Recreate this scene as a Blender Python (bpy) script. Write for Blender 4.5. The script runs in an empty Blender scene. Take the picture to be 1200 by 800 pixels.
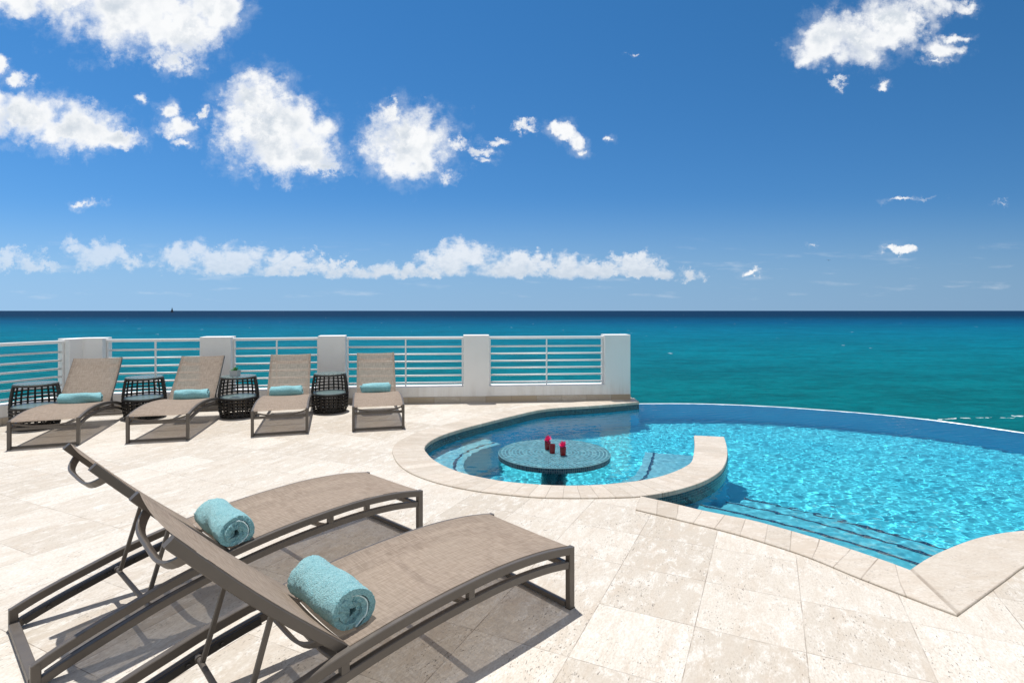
import bpy, math, random
import numpy as np
from mathutils import Vector, Matrix

SC = bpy.context.scene
COL = SC.collection
R = math.radians

# ------------------------------------------------------------------ camera
cam = bpy.data.cameras.new('camera')
camo = bpy.data.objects.new('camera', cam)
COL.objects.link(camo)
SC.camera = camo
cam.sensor_width = 36.0
cam.lens = 36.0 * 638 / 1200
cam.shift_y = -0.03
cam.clip_start = 0.05
cam.clip_end = 300000
camo.location = (0, 0, 1.5)
camo.rotation_euler = (R(90), 0, 0)

# ------------------------------------------------------------------ sun, exposure
SUN_TRAVEL = Vector((0.108, -0.222, -1.0))
sun = bpy.data.lights.new('sun', 'SUN')
suno = bpy.data.objects.new('sun', sun)
COL.objects.link(suno)
sun.energy = 4.3
sun.angle = R(0.5)
sun.color = (1.0, 0.97, 0.925)
sun.cycles.is_caustics_light = True
suno.location = (-5, 8, 30)
suno.rotation_euler = SUN_TRAVEL.to_track_quat('-Z', 'Y').to_euler()
SC.view_settings.view_transform = 'Standard'
SC.view_settings.look = 'None'
SC.view_settings.exposure = 0.24
SC.view_settings.gamma = 1.0
SC.cycles.sample_clamp_indirect = 6.0
SC.cycles.caustics_reflective = False
SC.cycles.caustics_refractive = True
SC.cycles.use_denoising = True
SC.cycles.max_bounces = 10
SC.cycles.transparent_max_bounces = 16


# ------------------------------------------------------------------ node helper
class NT:
    def __init__(self, tree):
        self.t = tree
        self.n = tree.nodes

    def node(self, typ, **kw):
        nd = self.n.new(typ)
        for k, v in kw.items():
            setattr(nd, k, v)
        return nd

    def put(self, sock, v):
        if isinstance(v, bpy.types.NodeSocket):
            self.t.links.new(v, sock)
        elif v is not None:
            if sock.type == 'RGBA' and hasattr(v, '__len__') and len(v) == 3:
                v = (*v, 1)
            sock.default_value = v

    def math(self, op, a, b=None, c=None, clamp=False):
        nd = self.node('ShaderNodeMath', operation=op, use_clamp=clamp)
        self.put(nd.inputs[0], a)
        if b is not None:
            self.put(nd.inputs[1], b)
        if c is not None:
            self.put(nd.inputs[2], c)
        return nd.outputs[0]

    def vmath(self, op, a, b=None, scale=None):
        nd = self.node('ShaderNodeVectorMath', operation=op)
        self.put(nd.inputs[0], a)
        if b is not None:
            self.put(nd.inputs[1], b)
        if scale is not None:
            self.put(nd.inputs['Scale'], scale)
        return nd.outputs['Value'] if op in ('LENGTH', 'DOT_PRODUCT', 'DISTANCE') else nd.outputs[0]

    def sep(self, v):
        nd = self.node('ShaderNodeSeparateXYZ')
        self.put(nd.inputs[0], v)
        return nd.outputs

    def comb(self, x=0.0, y=0.0, z=0.0):
        nd = self.node('ShaderNodeCombineXYZ')
        for s, v in zip(nd.inputs, (x, y, z)):
            self.put(s, v)
        return nd.outputs[0]

    def smooth(self, v, a, b, lo=0.0, hi=1.0, kind='SMOOTHSTEP'):
        nd = self.node('ShaderNodeMapRange', interpolation_type=kind)
        self.put(nd.inputs[0], v)
        for i, x in enumerate((a, b, lo, hi)):
            self.put(nd.inputs[1 + i], x)
        return nd.outputs[0]

    def lin(self, v, a, b, lo=0.0, hi=1.0):
        return self.smooth(v, a, b, lo, hi, 'LINEAR')

    def mix(self, f, a, b, mode='MIX'):
        nd = self.node('ShaderNodeMix', data_type='RGBA', blend_type=mode)
        self.put(nd.inputs[0], f)
        self.put(nd.inputs[6], a)
        self.put(nd.inputs[7], b)
        return nd.outputs[2]

    def noise(self, v, scale, detail=4, rough=0.55, dist=0.0, out=0):
        nd = self.node('ShaderNodeTexNoise')
        self.put(nd.inputs['Vector'], v)
        self.put(nd.inputs['Scale'], scale)
        nd.inputs['Detail'].default_value = detail
        nd.inputs['Roughness'].default_value = rough
        nd.inputs['Distortion'].default_value = dist
        return nd.outputs[out]

    def white(self, v, out=0):
        nd = self.node('ShaderNodeTexWhiteNoise', noise_dimensions='3D')
        self.put(nd.inputs['Vector'], v)
        return nd.outputs[out]

    def voronoi(self, v, scale, feature='F1', out='Distance', rnd=1.0):
        nd = self.node('ShaderNodeTexVoronoi', feature=feature)
        self.put(nd.inputs['Vector'], v)
        self.put(nd.inputs['Scale'], scale)
        nd.inputs['Randomness'].default_value = rnd
        return nd.outputs[out]

    def bump(self, h, strength=0.3, dist=0.01):
        nd = self.node('ShaderNodeBump')
        self.put(nd.inputs['Height'], h)
        nd.inputs['Strength'].default_value = strength
        nd.inputs['Distance'].default_value = dist
        return nd.outputs[0]

    def ramp(self, v, stops):
        nd = self.node('ShaderNodeValToRGB')
        self.put(nd.inputs[0], v)
        el = nd.color_ramp.elements
        while len(el) < len(stops):
            el.new(0.5)
        for e, (p, c) in zip(el, stops):
            e.position = p
            e.color = (*c, 1)
        return nd.outputs[0]


def new_mat(name):
    m = bpy.data.materials.new(name)
    m.use_nodes = True
    nt = NT(m.node_tree)
    return m, nt, m.node_tree.nodes['Principled BSDF']


# ------------------------------------------------------------------ world: Nishita sky with drifting cumulus
world = bpy.data.worlds.new('World')
SC.world = world
world.use_nodes = True
wt = NT(world.node_tree)
bg = world.node_tree.nodes['Background']
bg.inputs[1].default_value = 0.10
sky = wt.node('ShaderNodeTexSky', sky_type='NISHITA')
sky.sun_disc = False
sky.sun_elevation = math.atan(1 / math.hypot(SUN_TRAVEL.x, SUN_TRAVEL.y))
sky.sun_rotation = math.atan2(-SUN_TRAVEL.x, -SUN_TRAVEL.y)
sky.altitude = 0
sky.air_density = 1.0
sky.dust_density = 0.0
sky.ozone_density = 6.0
# a polarised lens deepens the blue: per-channel curve on the sky's own colour
_sc = wt.node('ShaderNodeSeparateColor')
wt.put(_sc.inputs[0], sky.outputs[0])
_cc = wt.node('ShaderNodeCombineColor')
for _i, (_k, _p) in enumerate(((0.45, 1.20), (0.515, 0.785), (0.775, 0.80))):
    wt.put(_cc.inputs[_i], wt.math('MULTIPLY', wt.math('POWER', wt.math('MULTIPLY', _sc.outputs[_i], 0.1), _p), 10 * _k))
SKYBLUE = _cc.outputs[0]
SKYRAW = sky.outputs[0]


def cloud_world():
    co = wt.node('ShaderNodeTexCoord').outputs['Generated']
    x, y, z = wt.sep(co)
    ys = wt.math('MAXIMUM', y, 0.05)
    u = wt.math('DIVIDE', x, ys)
    v = wt.math('DIVIDE', z, ys)
    P0 = wt.comb(u, v, 0.0)
    # the blue of the frame's part of the sky, paling into the milky band over the sea
    blue = wt.mix(wt.smooth(v, 0.22, 0.0, 0.0, 0.85), SKYBLUE, (2.25, 3.95, 6.0))
    # overhead and behind, unseen: warmed raw sky with cumulus added to fill the shadows
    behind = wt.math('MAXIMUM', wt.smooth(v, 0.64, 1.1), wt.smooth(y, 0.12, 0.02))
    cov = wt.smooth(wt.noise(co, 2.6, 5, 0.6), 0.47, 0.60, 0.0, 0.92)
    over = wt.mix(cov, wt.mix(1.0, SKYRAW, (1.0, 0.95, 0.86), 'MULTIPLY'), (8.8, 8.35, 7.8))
    # paler towards the sun's side, deeper away from it
    side = wt.smooth(u, -1.0, 1.0, 1.20, 0.82, 'LINEAR')
    blue = wt.vmath('SCALE', blue, scale=side)
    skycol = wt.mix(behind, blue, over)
    w1 = wt.vmath('SUBTRACT', wt.noise(P0, 9.0, 6, 0.6, out=1), (0.5, 0.5, 0.5))
    w2 = wt.vmath('SUBTRACT', wt.noise(P0, 38.0, 6, 0.68, out=1), (0.5, 0.5, 0.5))
    P = wt.vmath('ADD', P0, wt.vmath('MULTIPLY', w1, (0.055, 0.045, 0)))
    n4 = wt.noise(wt.vmath('ADD', P0, (7.7, 2.2, 0.0)), 7.0, 4, 0.5)
    soft = wt.smooth(n4, 0.40, 0.62)                      # crisp heads here, frayed edges there
    w2 = wt.vmath('SCALE', w2, scale=wt.math('MULTIPLY_ADD', soft, 0.050, 0.032))
    P = wt.vmath('ADD', P, w2)
    # every lump of cloud: direction (as tan of azimuth / elevation, in 1/638), radii, weight
    cumulus = [
        (60, -14, 105, 34, 1), (150, 14, 80, 44, 1.05), (212, 36, 48, 38, 1.05), (252, 8, 40, 34, 1), (205, 66, 42, 16, .95),
        (22, 136, 66, 30, 1), (84, 152, 58, 26, 1), (138, 163, 30, 14, .9), (2, 78, 14, 18, .75), (18, 94, 20, 12, .75),
        (196, 128, 18, 14, .85), (208, 146, 28, 16, .88), (216, 164, 20, 8, .7), (238, 129, 10, 9, .72), (165, 116, 12, 10, .62),
        (303, 106, 26, 26, 1.0), (303, 124, 36, 34, 1.25), (306, 142, 46, 34, 1.15), (324, 165, 58, 34, 1.15), (340, 146, 34, 30, 1.1), (380, 192, 34, 11, 1.0), (276, 158, 28, 24, 1.0), (362, 182, 42, 18, 1.1),
        (478, 166, 45, 38, 1.2), (461, 131, 13, 15, 1.0), (470, 150, 34, 26, 1.1), (498, 194, 22, 12, .9), (524, 206, 12, 12, .75),
        (538, 167, 19, 10, .9), (566, 177, 20, 9, .85), (582, 163, 14, 8, .75), (568, 190, 14, 7, .75),
        (614, 147, 16, 7, .8), (650, 149, 15, 11, .8), (664, 155, 20, 14, .82), (675, 166, 16, 14, .8), (683, 177, 12, 9, .75), (715, 161, 10, 7, .66),
        (956, 50, 32, 28, 1), (1000, 42, 48, 32, 1.1), (1045, 24, 44, 34, 1.1), (1084, 2, 40, 20, .8), (1102, 60, 34, 20, .66),
        (1128, 6, 26, 12, .62), (1120, 44, 26, 10, .6), (1095, 72, 30, 9, .6), (978, 100, 11, 7, .66), (1032, 103, 13, 8, .7),
        (100, 241, 30, 8, .68), (1056, 290, 24, 6, .72), (880, 321, 15, 5, .75), (1174, 238, 11, 5, .6), (948, 288, 10, 4, .5), (1060, 232, 50, 5, .45), (742, 62, 8, 5, .45),
    ]
    bank = [
        (14, 304, 54, 18, .72), (118, 300, 54, 18, .85), (86, 288, 16, 13, .82), (215, 300, 36, 19, 1), (270, 306, 62, 19, 1),
        (342, 309, 62, 17, .95), (326, 300, 18, 12, .95), (402, 314, 44, 13, .85), (424, 318, 40, 11, .95), (446, 319, 34, 12, .95), (474, 321, 40, 11, .92),
        (508, 318, 40, 13, .9), (530, 306, 34, 21, 1.1), (556, 303, 20, 16, 1.0), (596, 314, 50, 20, 1.05), (632, 308, 24, 17, 1.05), (662, 316, 34, 16, 1.05),
        (700, 320, 34, 14, 1.05), (742, 313, 30, 17, 1.08), (770, 321, 34, 13, 1.0), (800, 325, 34, 11, 1.0), (824, 329, 20, 7, .8), (46, 312, 50, 11, .7), (150, 308, 40, 12, .8),
    ]

    def field(lst):
        acc = None
        for (px, py, rx, ry, w) in lst:
            d = wt.vmath('MULTIPLY', wt.vmath('SUBTRACT', P, ((px - 600) / 638, (364 - py) / 638, 0)), (638 / rx, 638 / ry, 0))
            f = wt.math('SUBTRACT', w, wt.math('MULTIPLY', wt.vmath('LENGTH', d), 0.9))
            acc = f if acc is None else wt.math('SMOOTH_MAX', acc, f, 0.12)
        return acc
    n1 = wt.noise(P0, 26.0, 9, 0.66)
    n2 = wt.noise(wt.vmath('ADD', P0, (3.1, 1.7, 0.0)), 15.0, 7, 0.58)
    n3 = wt.noise(wt.vmath('MULTIPLY', P0, (1.0, 1.5, 1.0)), 62.0, 7, 0.62)
    n1c = wt.math('SUBTRACT', n1, 0.5)
    fa = field(cumulus)
    fb = field(bank)
    # flat cloud bases over the horizon
    base = wt.smooth(v, wt.math('MULTIPLY_ADD', wt.math('SUBTRACT', n2, 0.5), 0.016, 0.044), wt.math('MULTIPLY_ADD', n1c, 0.01, 0.070))
    bil_a = wt.math('SUBTRACT', 0.42, wt.voronoi(P, 17.0, 'SMOOTH_F1'))
    bil_b = wt.math('SUBTRACT', 0.42, wt.voronoi(P, 44.0, 'SMOOTH_F1'))
    bil_c = wt.math('SUBTRACT', 0.42, wt.voronoi(P, 52.0, 'SMOOTH_F1'))
    n1s = wt.math('SUBTRACT', wt.noise(P0, 20.0, 5, 0.55), 0.5)
    rag = wt.math('MULTIPLY_ADD', soft, wt.math('MULTIPLY', n1c, 1.3), wt.math('MULTIPLY', n1s, 1.25))
    dens_a = wt.math('ADD', wt.math('ADD', rag, fa), wt.math('MULTIPLY_ADD', bil_c, 0.28, wt.math('MULTIPLY', bil_a, 0.55)))
    aa = wt.smooth(dens_a, wt.math('MULTIPLY_ADD', soft, -0.14, -0.04), wt.math('MULTIPLY_ADD', soft, 0.50, 0.42))
    veil = wt.math('MULTIPLY', wt.smooth(wt.math('MULTIPLY_ADD', n1c, 2.4, fa), -0.35, 0.8), 0.26)
    aa = wt.math('MAXIMUM', aa, veil)
    dens_b = wt.math('ADD', wt.math('MULTIPLY', wt.math('SUBTRACT', n3, 0.5), 0.95), wt.math('SUBTRACT', wt.math('MULTIPLY_ADD', bil_b, 1.0, fb), wt.math('SUBTRACT', 1.0, base)))
    ab = wt.math('MULTIPLY', wt.smooth(dens_b, -0.05, 0.66), wt.smooth(u, -0.9, -0.1, 0.50, 0.76))
    # thin far streaks in the haze over the sea
    stn = wt.noise(wt.vmath('MULTIPLY', P0, (5.0, 34.0, 0)), 1.6, 6, 0.6)
    streak = wt.math('MULTIPLY', wt.smooth(stn, 0.54, 0.76, 0.0, 0.24), wt.math('MULTIPLY', wt.smooth(v, 0.012, 0.03), wt.smooth(v, 0.15, 0.07)))
    alpha = wt.math('MAXIMUM', wt.math('MAXIMUM', aa, ab), streak)
    # sunlit heads, softly greyer hearts
    body = wt.smooth(dens_a, 0.30, 0.95)
    relief = wt.smooth(wt.math('ADD', n2, wt.math('MULTIPLY_ADD', bil_c, -0.30, wt.math('MULTIPLY', bil_a, -0.30))), 0.36, 0.68, 0.0, 1.0)
    grey = wt.math('MULTIPLY', body, relief)
    lowb = wt.math('MULTIPLY', ab, wt.smooth(wt.math('MULTIPLY_ADD', wt.math('SUBTRACT', n3, 0.5), 0.09, v), 0.110, 0.052, 0.0, 1.0))
    shade = wt.math('MAXIMUM', grey, lowb)
    ccol = wt.mix(shade, (8.15, 8.25, 8.35), (5.3, 5.85, 6.5))
    front = wt.math('GREATER_THAN', y, 0.06)
    up = wt.smooth(z, 0.0, 0.02)
    a = wt.math('MULTIPLY', wt.math('MULTIPLY', alpha, front), up)
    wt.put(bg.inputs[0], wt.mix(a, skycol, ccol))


cloud_world()


# ------------------------------------------------------------------ mesh builder
class MB:
    def __init__(self):
        self.v, self.f, self.uv, self.mi = [], [], [], []
        self.m = 0

    def add(self, verts, faces, uvs=None):
        b = len(self.v)
        self.v += [tuple(map(float, p)) for p in verts]
        for i, f in enumerate(faces):
            self.f.append([b + k for k in f])
            self.uv.append(uvs[i] if uvs else None)
            self.mi.append(self.m)

    def box(self, c, size, rz=0.0, bev=0.0):
        hx, hy, hz = (s / 2 for s in size)
        ca, sa = math.cos(rz), math.sin(rz)
        pts = []
        for sx, sy, sz in ((-1, -1, -1), (1, -1, -1), (1, 1, -1), (-1, 1, -1), (-1, -1, 1), (1, -1, 1), (1, 1, 1), (-1, 1, 1)):
            x, y = sx * hx, sy * hy
            pts.append((c[0] + x * ca - y * sa, c[1] + x * sa + y * ca, c[2] + sz * hz))
        self.add(pts, [(0, 3, 2, 1), (4, 5, 6, 7), (0, 1, 5, 4), (1, 2, 6, 5), (2, 3, 7, 6), (3, 0, 4, 7)])

    def sweep(self, pts, side, w, h, ch=0.003):
        """rectangular chamfered tube along pts; side = constant vector across, w along side, h along normal"""
        pts = [Vector(p) for p in pts]
        side = Vector(side).normalized()
        n = len(pts)
        prof = [(-w / 2 + ch, -h / 2), (w / 2 - ch, -h / 2), (w / 2, -h / 2 + ch), (w / 2, h / 2 - ch), (w / 2 - ch, h / 2), (-w / 2 + ch, h / 2), (-w / 2, h / 2 - ch), (-w / 2, -h / 2 + ch)]
        rings = []
        for i, p in enumerate(pts):
            t0 = (pts[i] - pts[i - 1]).normalized() if i else None
            t1 = (pts[i + 1] - pts[i]).normalized() if i < n - 1 else None
            t = ((t0 or t1) + (t1 or t0)).normalized()
            nn = side.cross(t).normalized()
            k = 1.0
            if t0 and t1:
                k = 1 / max(0.5, math.cos(t0.angle(t1) / 2))
            rings += [p + side * a + nn * b * k for a, b in prof]
        faces = []
        for i in range(n - 1):
            for j in range(8):
                a, b = i * 8 + j, i * 8 + (j + 1) % 8
                faces.append((a, b, b + 8, a + 8))
        faces.append(tuple(range(7, -1, -1)))
        faces.append(tuple(range((n - 1) * 8, n * 8)))
        self.add(rings, faces)

    def tube(self, pts, r, seg=10, r1=None):
        pts = [Vector(p) for p in pts]
        n = len(pts)
        ref = Vector((0, 0, 1))
        if abs((pts[-1] - pts[0]).normalized().z) > 0.9:
            ref = Vector((1, 0, 0))
        rings = []
        for i, p in enumerate(pts):
            t = (pts[min(i + 1, n - 1)] - pts[max(i - 1, 0)]).normalized()
            a = t.cross(ref).normalized()
            b = t.cross(a).normalized()
            rr = r if r1 is None else r + (r1 - r) * i / (n - 1)
            rings += [p + (a * math.cos(2 * math.pi * k / seg) + b * math.sin(2 * math.pi * k / seg)) * rr for k in range(seg)]
        faces = []
        for i in range(n - 1):
            for j in range(seg):
                a, b = i * seg + j, i * seg + (j + 1) % seg
                faces.append((a, b, b + seg, a + seg))
        faces.append(tuple(range(seg - 1, -1, -1)))
        faces.append(tuple(range((n - 1) * seg, n * seg)))
        self.add(rings, faces)

    def lathe(self, prof, c=(0, 0, 0), seg=48):
        vs, fs = [], []
        for r, z in prof:
            for k in range(seg):
                a = 2 * math.pi * k / seg
                vs.append((c[0] + r * math.cos(a), c[1] + r * math.sin(a), c[2] + z))
        for i in range(len(prof) - 1):
            for k in range(seg):
                a, b = i * seg + k, i * seg + (k + 1) % seg
                fs.append((a, b, b + seg, a + seg))
        self.add(vs, fs)

    def build(self, name, mats, parent=None, smooth=False):
        me = bpy.data.meshes.new(name)
        me.from_pydata(self.v, [], self.f)
        for m in (mats if isinstance(mats, (list, tuple)) else [mats]):
            me.materials.append(m)
        for p, mi in zip(me.polygons, self.mi):
            p.material_index = mi
        if any(u is not None for u in self.uv):
            lay = me.uv_layers.new(name='UVMap')
            for p, u in zip(me.polygons, self.uv):
                if u:
                    for li, q in zip(p.loop_indices, u):
                        lay.data[li].uv = q
        me.validate()
        if smooth:
            me.shade_smooth()
            if smooth is not True:
                try:
                    me.set_sharp_from_angle(angle=smooth)
                except Exception:
                    pass
        me.update()
        o = bpy.data.objects.new(name, me)
        COL.objects.link(o)
        if parent:
            o.parent = parent
        return o


def tag(o, label=None, cat=None, group=None, kind=None):
    for k, v in (('label', label), ('category', cat), ('group', group), ('kind', kind)):
        if v:
            o[k] = v
    return o


def empty(name, loc, rz=0.0):
    o = bpy.data.objects.new(name, None)
    o.empty_display_size = 0.2
    COL.objects.link(o)
    o.location = loc
    o.rotation_euler = (0, 0, rz)
    return o


def copy_tree(o, parent=None):
    kids = list(o.children)
    c = o.copy()
    COL.objects.link(c)
    if parent:
        c.parent = parent
    for k in kids:
        copy_tree(k, c)
    return c


def catmull(pts, sub=5):
    pts = [Vector(p) for p in pts]
    out = []
    for i in range(len(pts) - 1):
        p0, p1, p2, p3 = pts[max(i - 1, 0)], pts[i], pts[i + 1], pts[min(i + 2, len(pts) - 1)]
        for k in range(sub):
            t = k / sub
            out.append(0.5 * ((2 * p1) + (p2 - p0) * t + (2 * p0 - 5 * p1 + 4 * p2 - p3) * t * t + (3 * p1 - p0 - 3 * p2 + p3) * t ** 3))
    out.append(pts[-1])
    return out


# ------------------------------------------------------------------ materials
def travertine_color(nt, vec, rnd, along=(1, 0, 0)):
    """vec in metres, rnd = per-slab random colour (vector); returns colour, height"""
    off = nt.vmath('MULTIPLY', rnd, (37.0, 53.0, 19.0))
    p = nt.vmath('ADD', vec, off)
    r = nt.sep(rnd)
    vein = nt.noise(nt.vmath('MULTIPLY', p, (1.6, 5.5, 1.0)), 1.9, 8, 0.66, 0.7)
    blot = nt.noise(nt.vmath('MULTIPLY', p, (1.0, 2.0, 1.0)), 7.5, 10, 0.78, 0.4)
    fine = nt.noise(nt.vmath('MULTIPLY', p, (1.0, 2.2, 1.0)), 55.0, 5, 0.72)
    base = nt.mix(r[0], (0.46, 0.41, 0.345), (0.625, 0.583, 0.52))
    base = nt.mix(nt.smooth(vein, 0.42, 0.70, 0, 0.65), base, (0.47, 0.395, 0.315))
    base = nt.mix(nt.smooth(blot, 0.48, 0.62, 0, 0.70), base, (0.68, 0.655, 0.61))
    base = nt.mix(nt.smooth(nt.noise(nt.vmath('MULTIPLY', p, (1.0, 2.4, 1.0)), 3.4, 5, 0.6), 0.58, 0.74, 0, 0.4), base, (0.46, 0.37, 0.285))
    base = nt.mix(nt.math('MULTIPLY', nt.smooth(fine, 0.40, 0.64), 0.50), base, (0.395, 0.338, 0.27))
    # open pores, drawn out along the bedding
    pv = nt.vmath('MULTIPLY', p, (1.0, 2.6, 1.0))
    cl = nt.smooth(nt.noise(pv, 3.3, 3, 0.6), 0.42, 0.60)
    pore = nt.smooth(nt.noise(pv, 50.0, 3, 0.6), 0.61, 0.66)
    pore = nt.math('MULTIPLY', pore, cl)
    base = nt.mix(nt.math('MULTIPLY', pore, 0.85), base, (0.13, 0.11, 0.09))
    h = nt.math('SUBTRACT', nt.math('MULTIPLY', fine, 0.25), pore)
    return base, h, pore


def mat_deck():
    m, nt, b = new_mat('travertine_slabs')
    co = nt.node('ShaderNodeTexCoord').outputs['Object']
    mp = nt.node('ShaderNodeMapping')
    nt.put(mp.inputs['Vector'], co)
    mp.inputs['Rotation'].default_value = (0, 0, R(25.3))
    q0 = 0.148 / 0.4685
    x, y, _ = nt.sep(mp.outputs[0])     # x = across the columns, y = along
    xs = nt.math('SUBTRACT', nt.math('DIVIDE', x, 0.4685), q0)
    ys = nt.math('SUBTRACT', nt.math('DIVIDE', y, 0.4750), 3.19 / 0.475)
    # some neighbouring slabs are one longer stone
    ix, iy = nt.math('FLOOR', xs), nt.math('FLOOR', ys)
    pair = nt.math('FLOOR', nt.math('DIVIDE', iy, 2.0))
    merged = nt.math('GREATER_THAN', nt.white(nt.comb(ix, pair, 5.0)), 0.62)
    iy2 = nt.math('ADD', nt.math('MULTIPLY', merged, nt.math('MULTIPLY', pair, 2.0)), nt.math('MULTIPLY', nt.math('SUBTRACT', 1.0, merged), iy))
    rnd = nt.white(nt.comb(ix, iy2, 1.0), out=1)
    fx = nt.math('ABSOLUTE', nt.math('SUBTRACT', nt.math('FRACT', xs), 0.5))
    fy = nt.math('ABSOLUTE', nt.math('SUBTRACT', nt.math('FRACT', ys), 0.5))
    p2 = nt.math('FRACT', nt.math('DIVIDE', ys, 2.0))
    fy2 = nt.math('ABSOLUTE', nt.math('SUBTRACT', p2, 0.5))
    wob = nt.math('MULTIPLY', nt.math('SUBTRACT', nt.noise(co, 30.0, 2), 0.5), 0.004)
    jx = nt.smooth(nt.math('ADD', fx, wob), 0.4945, 0.4975)
    jy = nt.smooth(nt.math('ADD', fy, wob), 0.4950, 0.4978)
    jy2 = nt.smooth(nt.math('ADD', fy2, wob), 0.4962, 0.4985)
    jyy = nt.math('MULTIPLY', jy, nt.math('SUBTRACT', 1.0, nt.math('MULTIPLY', merged, nt.math('LESS_THAN', fy2, 0.25))))
    joint = nt.math('MAXIMUM', jx, jyy)
    sw = nt.math('GREATER_THAN', nt.sep(rnd)[2], 2.0)
    vec = nt.comb(x, y, 0.0)
    vec2 = nt.comb(y, x, 0.0)
    colr, h, pore = travertine_color(nt, vec2, rnd)
    # grout wear varies along the joints
    jn = nt.math('MULTIPLY', joint, nt.smooth(nt.noise(co, 7.0, 3), 0.35, 0.62, 0.15, 0.85))
    colr = nt.mix(jn, colr, (0.20, 0.16, 0.125))
    # large soft worn / damp areas
    big = nt.smooth(nt.noise(co, 0.8, 4, 0.6), 0.42, 0.66, 0, 0.16)
    colr = nt.mix(big, colr, (0.52, 0.46, 0.385))
    nt.put(b.inputs['Base Color'], colr)
    b.inputs['Roughness'].default_value = 0.62
    b.inputs['Specular IOR Level'].default_value = 0.3
    nt.put(b.inputs['Normal'], nt.bump(nt.math('SUBTRACT', h, nt.math('MULTIPLY', joint, 1.2)), 0.35, 0.004))
    return m


def mat_coping():
    m, nt, b = new_mat('travertine_coping')
    uv = nt.node('ShaderNodeTexCoord').outputs['UV']
    u, v, _ = nt.sep(uv)
    us = nt.math('DIVIDE', u, 0.255)
    iu = nt.math('FLOOR', us)
    rnd = nt.white(nt.comb(iu, 3.0, 2.0), out=1)
    f = nt.math('ABSOLUTE', nt.math('SUBTRACT', nt.math('FRACT', us), 0.5))
    joint = nt.math('MAXIMUM', nt.smooth(f, 0.474, 0.488), nt.smooth(u, 0.006, 0.002))
    oc = nt.sep(nt.node('ShaderNodeTexCoord').outputs['Object'])
    colr, h, pore = travertine_color(nt, nt.comb(oc[0], oc[1], 0.0), rnd)
    colr = nt.mix(0.30, colr, (0.50, 0.43, 0.355))
    colr = nt.mix(1.0, colr, nt.mix(nt.sep(rnd)[1], (0.90, 0.88, 0.85), (1.04, 1.02, 1.0)), 'MULTIPLY')
    colr = nt.mix(nt.math('MULTIPLY', joint, nt.smooth(nt.noise(uv, 5.0, 3), 0.3, 0.7, 0.35, 0.9)), colr, (0.26, 0.21, 0.16))
    nt.put(b.inputs['Base Color'], colr)
    b.inputs['Roughness'].default_value = 0.55
    b.inputs['Specular IOR Level'].default_value = 0.35
    nt.put(b.inputs['Normal'], nt.bump(nt.math('SUBTRACT', h, joint), 0.35, 0.004))
    return m


def mat_skirting():
    m, nt, b = new_mat('travertine_skirting')
    uv = nt.node('ShaderNodeTexCoord').outputs['UV']
    u, v, _ = nt.sep(uv)
    us = nt.math('DIVIDE', u, 0.42)
    rnd = nt.white(nt.comb(nt.math('FLOOR', us), 7.0, 2.0), out=1)
    joint = nt.smooth(nt.math('ABSOLUTE', nt.math('SUBTRACT', nt.math('FRACT', us), 0.5)), 0.488, 0.494)
    colr, h, pore = travertine_color(nt, nt.comb(u, v, 0.0), rnd)
    colr = nt.mix(nt.smooth(nt.sep(rnd)[1], 0.2, 0.9, 0.3, 0.9), colr, (0.40, 0.315, 0.215))
    colr = nt.mix(nt.math('MULTIPLY', joint, 0.7), colr, (0.25, 0.2, 0.15))
    nt.put(b.inputs['Base Color'], colr)
    b.inputs['Roughness'].default_value = 0.6
    return m


def mat_plaster_white():
    m, nt, b = new_mat('white_render')
    co = nt.node('ShaderNodeTexCoord').outputs['Object']
    n = nt.noise(co, 2.2, 5, 0.6)
    st = nt.noise(nt.vmath('MULTIPLY', co, (9.0, 9.0, 0.8)), 1.0, 4, 0.6)
    z = nt.sep(co)[2]
    low = nt.smooth(z, 0.45, 0.1, 0.0, 0.35)
    c = nt.mix(nt.smooth(n, 0.45, 0.75, 0, 0.35), (0.80, 0.79, 0.77), (0.70, 0.685, 0.65))
    c = nt.mix(nt.math('MULTIPLY', low, nt.smooth(st, 0.4, 0.65)), c, (0.56, 0.52, 0.46))
    c = nt.mix(nt.smooth(st, 0.56, 0.75, 0, 0.3), c, (0.62, 0.60, 0.56))
    nt.put(b.inputs['Base Color'], c)
    b.inputs['Roughness'].default_value = 0.75
    nt.put(b.inputs['Normal'], nt.bump(nt.noise(co, 60.0, 6, 0.7), 0.3, 0.006))
    return m


def mat_white_metal():
    m, nt, b = new_mat('white_painted_metal')
    co = nt.node('ShaderNodeTexCoord').outputs['Object']
    c = nt.mix(nt.smooth(nt.noise(co, 6.0, 4), 0.5, 0.8, 0, 0.4), (0.82, 0.82, 0.81), (0.7, 0.69, 0.66))
    nt.put(b.inputs['Base Color'], c)
    b.inputs['Roughness'].default_value = 0.35
    return m


def mat_frame():
    m, nt, b = new_mat('taupe_powder_coat')
    co = nt.node('ShaderNodeTexCoord').outputs['Object']
    n = nt.noise(co, 9.0, 5, 0.6)
    c = nt.mix(n, (0.088, 0.074, 0.062), (0.125, 0.108, 0.092))
    nt.put(b.inputs['Base Color'], c)
    b.inputs['Metallic'].default_value = 0.15
    nt.put(b.inputs['Roughness'], nt.lin(nt.noise(co, 24.0, 3), 0.3, 0.7, 0.34, 0.5))
    b.inputs['Specular IOR Level'].default_value = 0.5
    nt.put(b.inputs['Normal'], nt.bump(nt.noise(co, 900.0, 2), 0.08, 0.001))
    return m


def mat_dark_metal():
    m, nt, b = new_mat('black_plastic')
    co = nt.node('ShaderNodeTexCoord').outputs['Object']
    nt.put(b.inputs['Base Color'], nt.mix(nt.noise(co, 30.0), (0.014, 0.012, 0.011), (0.03, 0.027, 0.025)))
    b.inputs['Roughness'].default_value = 0.45
    return m


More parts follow.
